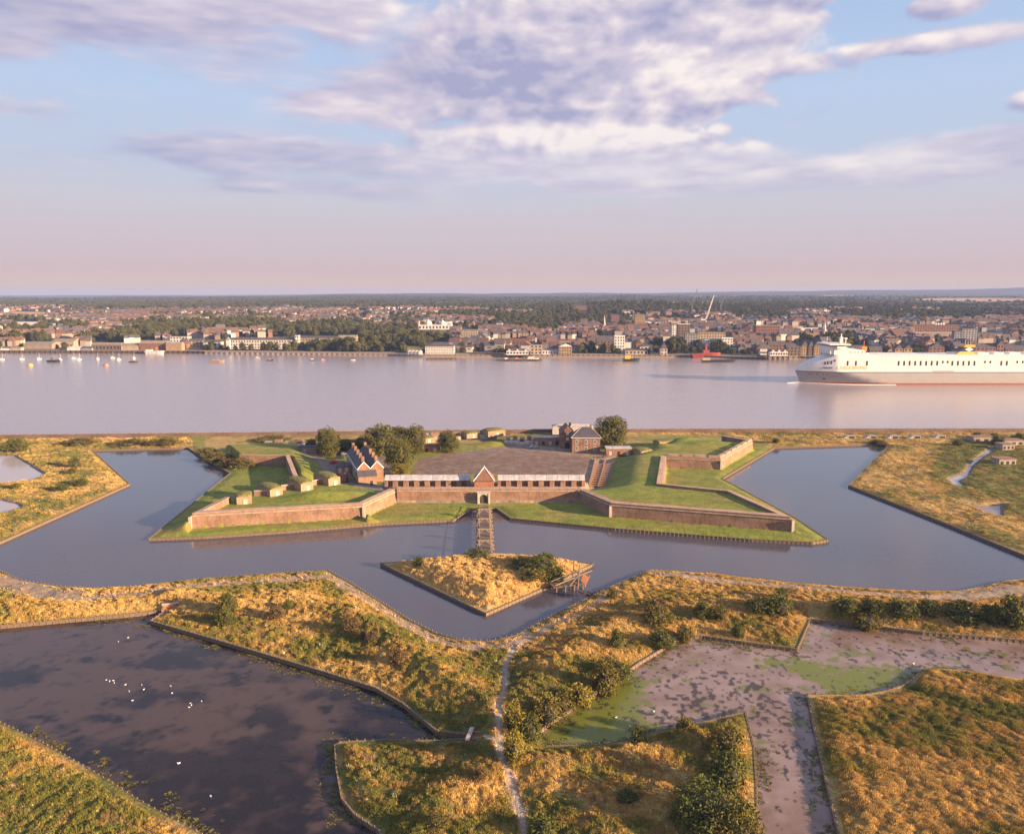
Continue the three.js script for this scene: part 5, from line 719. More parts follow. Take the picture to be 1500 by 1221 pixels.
function onFar(px, py) { let lo = 900, hi = 9000; const ray = P(px, py, -1000); const k = [ray[0] / -ray[1], 0]; const f = (d) => { const b = -(py - CY) / F, t = d / (cp + b * sp), y = EYE + t * (-sp + b * cp); return y - farH(k[0] * d, -d); }; for (let d = lo; d < hi; d += 20) if (f(d) < 0) { hi = d; break; } lo = hi - 20; for (let i = 0; i < 12; i++) { const m = (lo + hi) / 2; if (f(m) < 0) hi = m; else lo = m; } return [k[0] * hi, farH(k[0] * hi, -hi), -hi]; }

const occupied = [];                                                    // [u0, u1, y0, y1] footprints of the landmarks
const tone = (n, rgb, o) => M[n] ?? mat(n, rgb, { map: grainMap, ...o });
tone('cream', [0.52, 0.42, 0.30]); tone('render', [0.88, 0.83, 0.77]); tone('ochre', [0.46, 0.32, 0.18]); tone('redBrick', [0.30, 0.15, 0.105]); tone('brownBrick', [0.23, 0.16, 0.12]); tone('greyRender', [0.38, 0.36, 0.36]); tone('roofRed', [0.20, 0.09, 0.065]); tone('roofGrey', [0.13, 0.12, 0.125]); tone('roofTan', [0.40, 0.32, 0.25]); tone('blueGrey', [0.30, 0.32, 0.38]);
const winGeo = new THREE.BoxGeometry(1, 1, 0.16);
function far(name, label, cat, x0, x1, yt, yb, m, roof, o = {}) {
  const [x, y, z] = onFar((x0 + x1) / 2, yb), d = -z, s = d / F, w = (x1 - x0) * s, hAll = (yb - yt) * s, rh = o.rh ?? (roof === 'flat' ? 0 : hAll * 0.28), h = hAll - rh, dep = o.depth ?? Math.min(16, Math.max(8, w * 0.5)), g = thing(name, label, cat, [x, y - 0.6, z - dep / 2], o.turn ?? 0, o.group);
  occupied.push([x0 - 1, x1 + 1, yt - 1, yb + (o.clear ?? 2)]);
  put('wall', metreUV(box(w, h + 0.6, dep, 0, (h + 0.6) / 2, 0)), m, g); const top = h + 0.604, rm = o.rm ?? M.roofGrey;
  if (roof === 'flat') put('roof', box(w + 0.4, 0.5, dep + 0.4, 0, top + 0.25, 0), rm, g); else if (roof === 'hip') put('roof', hip(w, rh, dep, 0.4).translate(0, top, 0), rm, g); else if (roof === 'front') put('roof', gable(w, rh, dep, 0.3, top), rm, g); else put('roof', gable(dep, rh, w, 0.3, top).rotateY(Math.PI / 2), rm, g);
  if (o.rows) { const rows = o.rows, cols = o.cols ?? Math.max(2, Math.round(w / 5)), ww = w / cols * 0.45, wh = h / rows * 0.5; for (let r = 0; r < rows; r++) for (let c = 0; c < cols; c++) { const q = put('window', winGeo, o.wm ?? M.glass, g); q.scale.set(ww, wh, 1); q.position.set(-w / 2 + (c + 0.5) * w / cols, 0.6 + (r + 0.5) * h / rows, dep / 2 + 0.05); } const n = Math.max(1, Math.round(dep / 6)); for (let r = 0; r < rows; r++) for (let c = 0; c < n; c++) { const q = put('window', winGeo, M.glass, g); q.scale.set(dep / n * 0.4, wh, 1); q.rotation.y = Math.PI / 2; q.position.set(w / 2 + 0.05, 0.6 + (r + 0.5) * h / rows, -dep / 2 + (c + 0.5) * dep / n); } }
  if (o.extra) o.extra(g, w, h, dep, s, top); return g;
}
const chim = (n) => (g, w, h, dep, s, top) => { for (let i = 0; i < n; i++) put('chimney', box(1.2, 2.6, 1.2, -w / 2 + (i + 0.5) * w / n, top + 2.6, 0), M.redBrick, g); };
// left waterfront
far('warehouse', 'long pale roofed warehouse on the wharf', 'warehouse', 34, 76, 501, 511, M.roofTan, 'gable', { rm: M.roofTan, depth: 24 }); far('warehouse', 'taller cream warehouse with a red end door on the wharf', 'warehouse', 76, 108, 496.5, 508, M.cream, 'gable', { rm: M.roofTan, depth: 24, extra: (g, w, h, dep) => put('door', box(3, 4, 0.2, w / 2 - 4, 2.6, dep / 2 + 0.1), M.shipRed, g) }); far('boat_shed', 'white gabled boat shed by the wharf edge', 'shed', 98, 117, 506.5, 514, M.render, 'front', { rm: M.paleRoof }); far('boat_shed', 'pale blue boat shed beside the white one', 'shed', 118, 134, 508, 514, M.blueGrey, 'gable'); far('warehouse', 'long brown workshop with rust tin roof behind the wharf', 'warehouse', 134, 176, 502, 513, M.brownBrick, 'gable', { rm: M.roofTan, rows: 1 }); far('warehouse', 'cream workshop with stepped roofs beside the brown one', 'warehouse', 177, 203, 503, 513, M.cream, 'gable', { rm: M.roofTan }); far('warehouse', 'red brown boatyard hall with orange door', 'warehouse', 204, 243, 499, 513, M.redBrick, 'gable', { rm: M.roofTan, extra: (g, w, h, dep) => put('door', box(4, 5, 0.2, 6, 3, dep / 2 + 0.1), M.orange, g) }); far('warehouse', 'tan boatyard hall at the end of the wharf', 'warehouse', 243, 266, 501, 514, M.ochre, 'gable', { rm: M.roofTan }); far('boat_shed', 'low white shed at the open end of the wharf', 'shed', 0, 14, 508, 514, M.render, 'front'); far('boat_shed', 'low cream shed next to the white wharf shed', 'shed', 14, 30, 508, 514, M.cream, 'gable', { rm: M.roofTan });
far('school_building', 'long white flat-roofed building among hillside houses', 'building', 15, 53, 472, 478, M.render, 'flat', { rm: M.white }); far('school_building', 'short white flat-roofed annexe on the hillside', 'building', 70, 90, 474.5, 477.5, M.render, 'flat', { rm: M.white });
far('flat_block', 'white stepped flats at the boatyard edge', 'flats', 249, 275, 493, 501, M.render, 'flat', { rows: 2 }); far('town_row', 'cream waterside houses beside the boatyard', 'houses', 276, 297, 496, 508, M.cream, 'gable', { rows: 3, extra: chim(3) }); far('town_row', 'white waterside houses next to the esplanade tower', 'houses', 298, 323, 498, 509, M.render, 'gable', { rows: 3 });
far('esplanade_tower', 'slim white and blue tower at the end of the white terrace', 'tower', 331.5, 336.5, 493, 512, M.render, 'hip', { rm: M.blueGrey, depth: 5 }); far('terrace', 'long white three-storey terrace facing the green esplanade', 'terrace', 337, 432, 495, 511, M.render, 'gable', { rows: 3, cols: 24, extra: chim(8), rm: M.roofGrey, rh: 3 }); far('terrace', 'white tower-ended section between white and cream terraces', 'terrace', 432.5, 438, 491, 511, M.render, 'flat', { rows: 4, cols: 2 }); far('terrace', 'cream terrace continuing the white one', 'terrace', 438.5, 494, 493, 508, M.cream, 'gable', { rows: 3, cols: 13, rm: M.roofGrey, rh: 2.4 }); far('terrace', 'ochre end of the cream terrace among trees', 'terrace', 494.5, 522, 491, 506, M.ochre, 'gable', { rows: 3, cols: 6, rm: M.roofTan });
// centre
far('domed_temple', 'white marble temple with two large ribbed domes above the trees', 'temple', 613, 662, 476, 482.5, M.render, 'flat', { rows: 1, cols: 10, rm: M.render, depth: 22, clear: 9, extra: (g, w, h, dep, s, top) => { for (const [px, r, py] of [[627, 7.2, 0], [648, 6.6, 0], [638, 3, 3]]) { const q = put('dome', new THREE.LatheGeometry([[r, 0], [r * 1.04, r * 0.3], [r * 0.9, r * 0.7], [r * 0.5, r * 1.02], [r * 0.12, r * 1.3], [0, r * 1.75]].map((p) => new THREE.Vector2(...p)), 18).translate((px - 637.5) * s, top + 0.5, 4 - py), M.render, g); put('finial', new THREE.ConeGeometry(0.35, 2.4, 6).translate((px - 637.5) * s, top + 1.4 + r * 1.75, 4 - py), M.yellow, q); } for (const k of [-1, 1]) put('turret', join([box(2, 5, 2, k * (w / 2 - 1), top + 2.6, 6), new THREE.ConeGeometry(1.5, 3, 8).translate(k * (w / 2 - 1), top + 6.6, 6)]), M.render, g); } });
far('hotel', 'white waterside hotel with grey mansard roof', 'hotel', 623, 665, 502, 518, M.render, 'hip', { rows: 3, cols: 11, rm: M.roofGrey, depth: 22, rh: 5, extra: chim(2) });  for (let i = 0; i < 4; i++) far('white_tent', 'small white pointed tent beside the white hotel', 'tent', 597.5 + i * 5.2, 602.3 + i * 5.2, 513, 519.5, M.render, 'hip', { rm: M.render, depth: 6, group: 'white tents by the hotel' });
far('flat_block', 'cream five-storey slab block above the old town', 'flats', 675, 700, 483, 499, M.cream, 'flat', { rows: 5, cols: 7 });

far('town_row', 'white shop row behind the dark jetty', 'houses', 722, 745, 497, 508, M.render, 'gable', { rows: 2, rm: M.roofRed }); far('town_row', 'brown town houses behind the pier hall', 'houses', 746, 775, 496, 512, M.brownBrick, 'gable', { rows: 3, rm: M.roofRed, extra: chim(3) }); far('flat_block', 'cream square flats at the pier root', 'flats', 777, 794, 505, 519, M.cream, 'flat', { rows: 3 }); far('pavilion', 'white low riverside pavilion with gabled centre', 'pavilion', 794.5, 818, 511, 519, M.render, 'gable', { rm: M.blueGrey, rows: 1, cols: 6 }); far('assembly_hall', 'yellow classical hall with white pediment on the quay', 'hall', 818.5, 837.5, 503.5, 520, M.ochre, 'front', { rows: 3, cols: 5, rm: M.render, rh: 3.5 });
far('warehouse', 'long low market hall with dark roof', 'hall', 805, 860, 497, 505, M.cream, 'gable', { rows: 1, cols: 18, rm: M.roofRed, depth: 20 });
far('flat_block', 'pink brick hilltop block', 'flats', 842, 860, 448, 456, M.redBrick, 'flat', { rows: 3, cols: 6 });
// right
far('tower_block', 'orange brick tower block half hidden by trees', 'tower block', 895, 907, 461, 474, M.redBrick, 'flat', { rows: 7, cols: 4, depth: 14 }); far('tower_block', 'pale brick tower block right of the orange one', 'tower block', 930, 945, 461, 479, M.ochre, 'flat', { rows: 8, cols: 5, depth: 16, extra: (g, w, h, dep, s, top) => put('lift_housing', box(5, 4, 5, -3, top + 2.4, 0), M.redBrick, g) });
far('church', 'small church with slender stone spire in the old town', 'church', 878, 889, 476, 484, M.brownBrick, 'gable', { extra: (g, w, h, dep, s, top) => { const t = put('tower', box(4, 12, 4, 2, 6, dep / 2 + 2.05), M.stone, g); put('spire', new THREE.ConeGeometry(2.4, 20, 8).translate(2, 22, dep / 2 + 2), M.stone, t); } });
far('flat_block', 'white stepped waterside flats behind the yellow tug', 'flats', 900, 915, 492, 518, M.render, 'flat', { rows: 6, cols: 4, rm: M.white }); far('town_row', 'brown gabled town house joined to the white flats', 'houses', 874, 899, 493, 515, M.brownBrick, 'gable', { rows: 4, rm: M.roofGrey }); far('town_row', 'cream quayside cottages with white fronts', 'houses', 916, 949, 511, 519, M.cream, 'gable', { rows: 1 }); far('town_row', 'white quayside villa behind the cottages', 'houses', 938, 960, 505, 514, M.render, 'hip', { rows: 2 }); far('mission_church', 'stone gabled church with steep roof at the waterside', 'church', 967.5, 977.5, 501, 520.5, M.stone, 'front', { rm: M.roofGrey, rh: 9, rows: 2, cols: 2 });
far('flat_block', 'tall white modern flats with grey panels', 'flats', 984, 992, 476, 502, M.render, 'flat', { rows: 8, cols: 2 }); far('flat_block', 'brown balcony flats attached to the tall white block', 'flats', 992.5, 1010, 475, 506, M.brownBrick, 'flat', { rows: 8, cols: 4, rm: M.white }); far('flat_block', 'grey glazed flats in front of the balcony block', 'flats', 1003, 1022, 489, 511, M.greyRender, 'flat', { rows: 6, cols: 5 }); far('flat_block', 'cream topped long flats behind the red lightship', 'flats', 1022, 1062, 487, 506, M.cream, 'flat', { rows: 5, cols: 10 }); far('flat_block', 'bright white corner flats beside waterside trees', 'flats', 1032, 1056, 497, 514, M.render, 'flat', { rows: 4, cols: 7 }); far('flat_block', 'bright white end block of the corner flats', 'flats', 1056.5, 1073, 495, 515, M.render, 'flat', { rows: 5, cols: 4, rm: M.white });
far('civic_block', 'long red brick civic block with pale roof', 'offices', 1107, 1142, 477, 494, M.redBrick, 'flat', { rows: 4, cols: 10, rm: M.roofTan }); far('clock_tower', 'small red clock tower behind the civic block', 'tower', 1139, 1144, 468, 481, M.redBrick, 'hip', { depth: 5, rows: 2, cols: 1 }); far('shopping_hall', 'long cream retail hall', 'hall', 1143, 1176, 478, 485, M.cream, 'flat', { rm: M.roofTan }); far('shopping_hall', 'long white retail hall near the spire', 'hall', 1172, 1204, 481, 486, M.render, 'flat', { rm: M.white }); far('shopping_hall', 'pale green roofed hall right of the spire', 'hall', 1233, 1262, 481, 487, M.roofTan, 'gable', { rm: M.roofTan });
far('spire_church', 'white church with tall steeple above the gabled warehouses', 'church', 1203, 1210.5, 484, 495, M.cream, 'gable', { extra: (g, w, h, dep, s, top) => { const t = put('tower', box(5.4, 13, 5.4, 0, 6.5, dep / 2 + 2.8), M.cream, g); put('steeple', new THREE.ConeGeometry(2.6, 15, 8).translate(0, 20.5, dep / 2 + 2.8), M.render, t); } });
for (const [a, b, m, l] of [[1173.5, 1183.5, M.ochre, 'first'], [1184, 1191.5, M.brownBrick, 'narrow middle'], [1192, 1202, M.ochre, 'last']]) far('gabled_warehouse', `${l} of three steep gabled quayside warehouses`, 'warehouse', a, b, 499, 521, m, 'front', { rows: 4, cols: 3, rm: M.roofGrey, rh: 7 });
far('town_row', 'dark brown quayside range left of the three gabled warehouses', 'houses', 1152, 1173, 503, 521, M.brownBrick, 'gable', { rows: 3, extra: chim(3) }); far('town_row', 'brown stepped old town houses behind the white pier', 'houses', 1126, 1151, 500, 517, M.redBrick, 'gable', { rows: 3 });
for (const [a, b, t, m, l, r] of [[1244, 1274, 506, M.brownBrick, 'low brown shed seen over the ferry bow', 'hip'], [1274, 1292, 507, M.brownBrick, 'slate roofed house seen over the ferry deck', 'gable'], [1311, 1322, 505, M.ochre, 'orange gabled house above the ferry deck, beside a garden', 'front'], [1323.5, 1336, 505, M.ochre, 'second orange gabled house above the ferry deck', 'front'], [1360, 1383, 503, M.redBrick, 'broad pink gabled building above the ferry deck', 'front'], [1424, 1459, 503, M.redBrick, 'red brick terrace right of the ferry funnel', 'gable'], [1460, 1470, 499, M.redBrick, 'tall gabled end house of the terrace by the funnel', 'front'], [1473, 1510, 506, M.redBrick, 'red brick terrace seen over the ferry stern', 'gable']]) far('riverside_house', l, 'house', a, b, t, 522, m, r, { rows: 3, rm: M.roofGrey, rh: 5 });
far('office_block', 'long red brick office range with white roof plant', 'offices', 1336, 1405, 476, 486, M.redBrick, 'flat', { rows: 3, cols: 18, extra: (g, w, h, dep, s, top) => { for (let i = 0; i < 4; i++) put('roof_plant', box(2.5, 3, 3, 4 + i * 5, top + 2, 0), M.white, g); } }); far('office_block', 'tan sloping roofed hall below the red office range', 'hall', 1338, 1396, 486, 495, M.roofTan, 'gable', { rm: M.roofTan }); far('tower_block', 'blue panelled half of the twin tower behind the funnel', 'tower block', 1397, 1408, 485, 507, M.blueGrey, 'flat', { rows: 7, cols: 3 }); far('tower_block', 'pale ribbed half of the twin tower behind the funnel', 'tower block', 1408.5, 1430, 482, 507, M.greyRender, 'flat', { rows: 8, cols: 5 }); far('office_block', 'low grey hall right of the twin tower', 'hall', 1432, 1470, 487, 495, M.greyRender, 'gable', { rm: M.roofGrey });
{ // white construction crane
  const [x, y, z] = onFar(1034, 483), s = -z / F, g = thing('luffing_crane', 'white luffing tower crane with raised jib over the town', 'crane', [x, y, z]), h = 14 * s, tip = [10 * s, 50 * s, 0], lat = (a, b, w) => { const q = []; for (const [i, k] of [[-1, -1], [1, -1], [-1, 1], [1, 1]]) q.push(bar([a[0] + i * w, a[1], a[2] + k * w], [b[0] + i * w * 0.5, b[1], b[2] + k * w * 0.5], 0.5)); for (let t = 0; t < 12; t++) { const c = [0, 1, 2].map((j) => lerp(a[j], b[j], t / 12)), e = [0, 1, 2].map((j) => lerp(a[j], b[j], (t + 1) / 12)); q.push(bar([c[0] - w, c[1], c[2] + w], [e[0] + w * 0.7, e[1], e[2] + w * 0.7], 0.35)); } return join(q); };
  put('tower', lat([0, 0, 0], [0, h, 0], 1.1), M.render, g); put('jib', lat([0, h + 2, 0], tip, 1.0), M.render, g); put('machinery_deck', box(11, 2, 3.4, -5, h + 1.2, 0), M.render, g); put('counterweight', box(4, 3.6, 3, -9.5, h + 3.2, 0), M.greyRender, g); put('operator_cab', box(2, 2.2, 2, 1.6, h + 1.4, 1.6), M.glass, g);
  for (const [px, py, a, b, l] of [[1014, 462, 1020, 424, 'faint dark crane jib in the haze beside the white crane'], [1056, 458, 1061, 432, 'second faint dark crane jib in the haze']]) { const [cx, cy, cz] = onFar(px, py), k = -cz / F, q = thing('distant_crane', l, 'crane', [cx, cy, cz]); put('tower', lat([0, 0, 0], [0, (py - b) * 0.4 * k, 0], 1.4), M.steel, q); put('jib', lat([0, (py - b) * 0.4 * k, 0], [(a - px) * k, (py - b) * k, 0], 1.0), M.steel, q); }
}
// ---- quays, piers and craft
{ const L = []; for (let u = -600; u <= 2100; u += 30) L.push(P(u, interp(shorePix, u), 0)); const seg = (label, u0, u1, m, h) => { const q = L.filter((_, i) => { const u = -600 + i * 30; return u >= u0 && u <= u1; }), g = thing('quay_wall', label, 'quay', [0, 0, 0], 0, 'quays of the far bank'); put('wall', sweep(q, [[-0.2, -1.5], [-0.2, h], [2, h], [2, -1.5]]), m, g); put('coping', sweep(q, [[-0.5, h + 0.01], [-0.5, h + 0.4], [2.2, h + 0.4], [2.2, h + 0.01]]), M.concrete, g); const pl = []; for (let i = 0; i < q.length - 1; i++) for (let k = 0; k < 4; k++) { const t = k / 4; pl.push(box(0.7, h + 2, 0.7, lerp(q[i][0], q[i + 1][0], t), h / 2 - 0.5, lerp(q[i][1], q[i + 1][1], t) + 0.6)); } put('fender_piles', join(pl), M.woodDark, g).userData.kind = 'stuff'; };
  seg('dark piled wharf below the boatyard sheds', -600, 300, M.woodDark, 3.2); seg('low stone sea wall of the green esplanade', 300, 600, M.stone, 2.0); seg('brown brick town quay by the white hotel and piers', 600, 1110, M.brownBrick, 2.6); seg('dark quay below the gabled warehouses', 1110, 2100, M.brownBrick, 3); }
function jetty(label, x0, x1, y, deck, m, roofed) { const a = P(x0, y, 0), b = P(x1, y, 0), W = b[0] - a[0], g = thing('river_pier', label, 'pier', [(a[0] + b[0]) / 2, 0, a[1]]); put('deck', box(W, 0.8, 9, 0, deck, 0), M.woodDark, g); const n = Math.max(4, Math.round(W / 6)); for (let i = 0; i <= n; i++) for (const k of [-3.5, 3.5]) put('pile', box(0.7, deck + 1.4, 0.7, -W / 2 + i * W / n, (deck - 1.4) / 2 + 0.3, k), M.woodDark, g); if (roofed) { put('pier_hall', box(W * roofed, 5.5, 7, 0, deck + 3.2, 0), m, g); put('hall_roof', hip(W * roofed, 3, 7, 0.6).translate(0, deck + 5.96, 0), M.roofGrey, g); for (let i = 0; i < 7; i++) put('window', box(W * roofed / 11, 2.4, 0.2, -W * roofed / 2 + (i + 0.5) * W * roofed / 7, deck + 3.2, 3.55), M.glass, g); if (roofed > 0.6) for (const k of [-1, 0, 1]) put('hall_gable', gable(4, 2.6, 1, 0.2, deck + 5.97).translate(k * W * 0.3, 0, 3.4), m, g); } return g; }
jetty('dark jetty of the old town running to the white pier hall', 690, 738, 521.5, 4, M.render); jetty('white pier hall with lifeboats moored in front', 738, 778, 523, 3, M.render, 0.8); jetty('ornate white pier pavilion on iron legs', 1125, 1154, 527, 5, M.render, 0.9); jetty('small white pier kiosk on legs before the brown houses', 1111, 1123, 525, 5, M.render, 0.8); jetty('floating blue landing stage below the white hotel', 625, 668, 526, 1.2, M.blueGrey); jetty('low pontoon in front of the pier hall', 728, 793, 527.5, 0.9, M.steel);
const hullGeo = (l, w, h) => { const s = new THREE.Shape(); s.moveTo(-l / 2, -w / 2); s.lineTo(l * 0.2, -w / 2); s.quadraticCurveTo(l * 0.42, -w * 0.36, l / 2, 0); s.quadraticCurveTo(l * 0.42, w * 0.36, l * 0.2, w / 2); s.lineTo(-l / 2, w / 2); const g = new THREE.ExtrudeGeometry(s, { depth: h, bevelEnabled: false, steps: 1 }).rotateX(-Math.PI / 2), p = g.attributes.position; for (let i = 0; i < p.count; i++) if (p.getY(i) < 0.01) { p.setX(i, p.getX(i) * 0.86); p.setZ(i, p.getZ(i) * 0.7); } else if (p.getX(i) > l * 0.2) p.setY(i, p.getY(i) * 1.25); g.computeVertexNormals(); return g; };
function boat(name, label, px, py, wpx, hull, o = {}) { const [x, z] = P(px, py, -0.35), s = -z / F, l = wpx * s, g = thing(name, label, o.cat ?? 'boat', [x, -0.6, z], o.turn ?? 0, o.group), w = o.w ?? l * 0.3, h = o.h ?? l * 0.12 + 0.4; put('hull', hullGeo(l, w, h), hull, g); if (o.cabin) put('cabin', box(l * o.cabin, o.ch ?? h * 1.1, w * 0.6, (o.cx ?? -0.1) * l, h + (o.ch ?? h * 1.1) / 2, 0), o.cm ?? M.render, g); if (o.mast) { put('mast', box(0.12, o.mast, 0.12, l * 0.08, h + o.mast / 2, 0), M.white, g); put('boom', bar([l * 0.08, h + 1.4, 0], [-l * 0.36, h + 1.6, 0], 0.3), o.cm ?? M.render, g); } return g; }
[[32, 526.5], [57, 526], [88, 527], [108, 525.5], [116, 527], [143, 526], [165, 524.5], [174, 527], [196, 525], [3, 527]].forEach(([x, y], i) => boat('moored_yacht', 'white yacht moored off the wharf with bare mast', x, y, 6.5, M.render, { mast: 8, cabin: 0.4, ch: 0.9, turn: (i % 3) * 0.5 + 0.3, group: 'yachts moored off the wharf' }));
boat('workboat', 'dark tug with low bow among the moored yachts', 79, 530, 20, M.dark, { cabin: 0.2, ch: 3.4, cm: M.steel, w: 6 }); boat('barge', 'dark flat barge right of the moored yachts', 196, 530.5, 14, M.woodDark, { w: 5, h: 1.6, cabin: 0.5, ch: 0.8, cm: M.brownBrick }); boat('barge', 'white motor barge lying along the wharf', 227, 518, 28, M.render, { cabin: 0.3, cx: -0.3, ch: 2.6 }); boat('barge', 'low orange brown barge at anchor off the esplanade', 318, 530.5, 23, M.woodPale, { cabin: 0.4, ch: 1, w: 6, cm: M.orange }); boat('small_boat', 'cream launch near the esplanade shore', 377, 525, 7, M.cream, { cabin: 0.4 }); boat('small_boat', 'long dark skiff off the esplanade', 396, 528, 10, M.dark, { cabin: 0.3, ch: 0.6 }); boat('small_boat', 'dark green workboat off the cream terrace', 458, 528, 9, M.woodDark, { cabin: 0.4 }); boat('small_boat', 'orange launch next to the dark workboat', 473, 527.5, 6, M.orange, { cabin: 0.3 }); boat('small_boat', 'small white cruiser off the esplanade trees', 517, 527.5, 7, M.render, { cabin: 0.4, cm: M.brownBrick });
boat('lifeboat', 'red hulled pilot boat under the white pier hall', 742.5, 527.5, 11, M.shipRed, { cabin: 0.4, ch: 2.2 }); boat('lifeboat', 'orange pilot boat beside the red one', 758, 527.5, 12, M.orange, { cabin: 0.4, ch: 2.2, cm: M.orange }); boat('lifeboat', 'white launch at the end of the pontoon', 780, 527.5, 19, M.render, { cabin: 0.45, ch: 2.4 }); boat('tug', 'yellow and red tug under way with white wheelhouse', 925, 528.8, 26, M.dark, { cat: 'tug', cabin: 0.32, cx: -0.22, ch: 4.5, cm: M.yellow, w: 8, mast: 6 });
{ const g = boat('lightship', 'bright red lightship moored at the quay', 1034, 524, 44, M.shipRed, { cat: 'ship', h: 6, w: 9, cabin: 0.2, cx: 0, ch: 5, cm: M.shipRed }); put('lantern_mast', join([box(2.4, 9, 2.4, 0, 14, 0), box(3.4, 2, 3.4, 0, 18.5, 0)]), M.shipRed, g); boat('barge', 'black lighter with small wheelhouse in front of the red lightship', 1053, 530, 52, M.dark, { h: 2.4, w: 8, cabin: 0.22, cx: -0.36, ch: 3, cm: M.cream }); }
for (const [px, m, l] of [[44, M.yellow, 'yellow mooring buoy off the wharf'], [155, M.orange, 'orange mooring buoy off the boatyard']]) { const [x, z] = P(px, 535), g = thing('mooring_buoy', l, 'buoy', [x, -0.5, z]); put('float', new THREE.CylinderGeometry(2.6, 2.9, 1.8, 16).translate(0, 0.9, 0), m, g); put('dome', new THREE.SphereGeometry(2.2, 14, 6, 0, 6.3, 0, 1.57).scale(1, 0.5, 1).translate(0, 1.803, 0), m, g); put('mooring_ring', new THREE.TorusGeometry(0.5, 0.14, 6, 12).translate(0, 3.2, 0), M.steel, g); }

// ---- houses of the town: rows along the hillside streets
{
  const r = rng(2024), all = [], roofC = [[0.17, 0.085, 0.062], [0.115, 0.105, 0.11], [0.13, 0.088, 0.072], [0.10, 0.092, 0.10], [0.19, 0.11, 0.08]], wallC = [[0.25, 0.14, 0.10], [0.42, 0.34, 0.26], [0.66, 0.62, 0.57], [0.21, 0.15, 0.115], [0.32, 0.23, 0.16], [0.36, 0.31, 0.27]];
  for (let t = 0; t < 3300 && all.length < 7600; t++) {
    const u = lerp(-160, 1660, r()), d0 = shoreD(u) + 40 + 2500 * Math.pow(r(), 1.35), x0 = (u - CX) / F * d0, ang = (r() < 0.68 ? 0 : 1.57) + (fbm(x0 / 500, d0 / 500, 2) - 0.5) * 1.4, n = 3 + Math.floor(r() * 9), W = 5.5 + 4 * r(), ci = Math.floor(r() * 5), wi0 = Math.floor(r() * 6), pale = u > 640 && u < 1250 && d0 < 2000, big = r() < (pale ? 0.16 : 0.06) ? 1.7 : 1, wi = big > 1 ? [1, 2, 5][Math.floor(r() * 3)] : wi0;
    for (let k = 0; k < n; k++) {
      const s = (k - n / 2) * (W * big + (r() < 0.3 ? 2.5 : 0.05)), x = x0 + Math.cos(ang) * s, z = -d0 + Math.sin(ang) * s, h0 = farH(x, z), p = pix(x, h0, z); if (-z - shoreD(p[0]) < 34) continue;
      if (wooded(p[0], p[1], x, z) > 0.24 + 0.1 * r() || p[1] < 447 + 5 * r()) continue; if (fieldsFar.some(([a, b, c, e]) => ((p[0] - a) / c) ** 2 + ((p[1] - b) / e) ** 2 < 1.2)) continue; if (occupied.some(([a, b, c, e]) => p[0] > a && p[0] < b && p[1] > c && p[1] < e + 1)) continue; if (p[0] > 325 && p[0] < 575 && p[1] > 495) continue; if (p[0] > 500 && p[0] < 600 && p[1] > 485) continue;
      all.push({ x, y: h0 - 0.5, z, turn: -ang, w: W * big, h: (5.2 + 2.2 * r()) * (big > 1 ? 1.3 : 1) * (p[1] > 480 ? 1.25 : 1), dep: 8 * big, rc: r() < 0.75 ? ci : Math.floor(r() * 5), wc: r() < 0.7 ? wi : Math.floor(r() * 6) });
    }
  }
  all.sort((a, b) => b.z - a.z);
  const wg = new THREE.BoxGeometry(1, 1, 1).translate(0, 0.5, 0), rg = gable(1, 1, 1, 0.04).rotateY(0), rN = ['red tile', 'slate', 'brown tile', 'grey slate', 'orange tile'], wN = ['red brick', 'cream', 'white', 'brown brick', 'sandy', 'pale'], WM = wallC.map((c, i) => mat('houseWall' + i, c)), RM = roofC.map((c, i) => mat('houseRoof' + i, c)), nI = 300;
  const chG = new THREE.BoxGeometry(0.12, 0.5, 0.1).translate(0, 1.0, 0.38);
  for (const q of all.slice(0, nI)) { const g = thing('town_house', `${wN[q.wc]} town house with ${rN[q.rc]} roof on the streets across the river`, 'house', [q.x, q.y, q.z], q.turn, 'houses of the riverside streets'), w = put('wall', wg, WM[q.wc], g); w.scale.set(q.dep, q.h, q.w); w.rotation.y = Math.PI / 2; const f = put('roof', rg, RM[q.rc], g); f.scale.set(q.dep, q.h * 0.5, q.w); f.position.y = q.h + 0.003; f.rotation.y = Math.PI / 2; put('chimney', chG, M.redBrick, f); const wn = put('window', winGeo, M.glass, g); wn.scale.set(q.w * 0.4, 1.4, 1); wn.position.set(0, q.h * 0.68, q.dep / 2 + 0.03); }
  const rest = all.slice(nI), grp = new THREE.Group(); grp.name = 'distant_houses'; tag(grp, 'mass of small brick houses covering the hillside across the river', 'houses', null, 'stuff'); scene.add(grp);
  const iw = new THREE.InstancedMesh(wg, mat('houseWallAny', [1, 1, 1]), rest.length), ir = new THREE.InstancedMesh(rg, mat('houseRoofAny', [1, 1, 1]), rest.length), m = new THREE.Matrix4(), c = new THREE.Color(), e = new THREE.Euler(), qn = new THREE.Quaternion();
  rest.forEach((q, i) => { qn.setFromEuler(e.set(0, q.turn + Math.PI / 2, 0)); m.compose(new THREE.Vector3(q.x, q.y, q.z), qn, new THREE.Vector3(q.dep, q.h, q.w)); iw.setMatrixAt(i, m); const v = 0.8 + 0.4 * r(); c.setRGB(...wallC[q.wc].map((a) => a * v)); iw.setColorAt(i, c); m.compose(new THREE.Vector3(q.x, q.y + q.h, q.z), qn, new THREE.Vector3(q.dep, q.h * 0.5, q.w)); ir.setMatrixAt(i, m); c.setRGB(...roofC[q.rc].map((a) => a * v)); ir.setColorAt(i, c); });
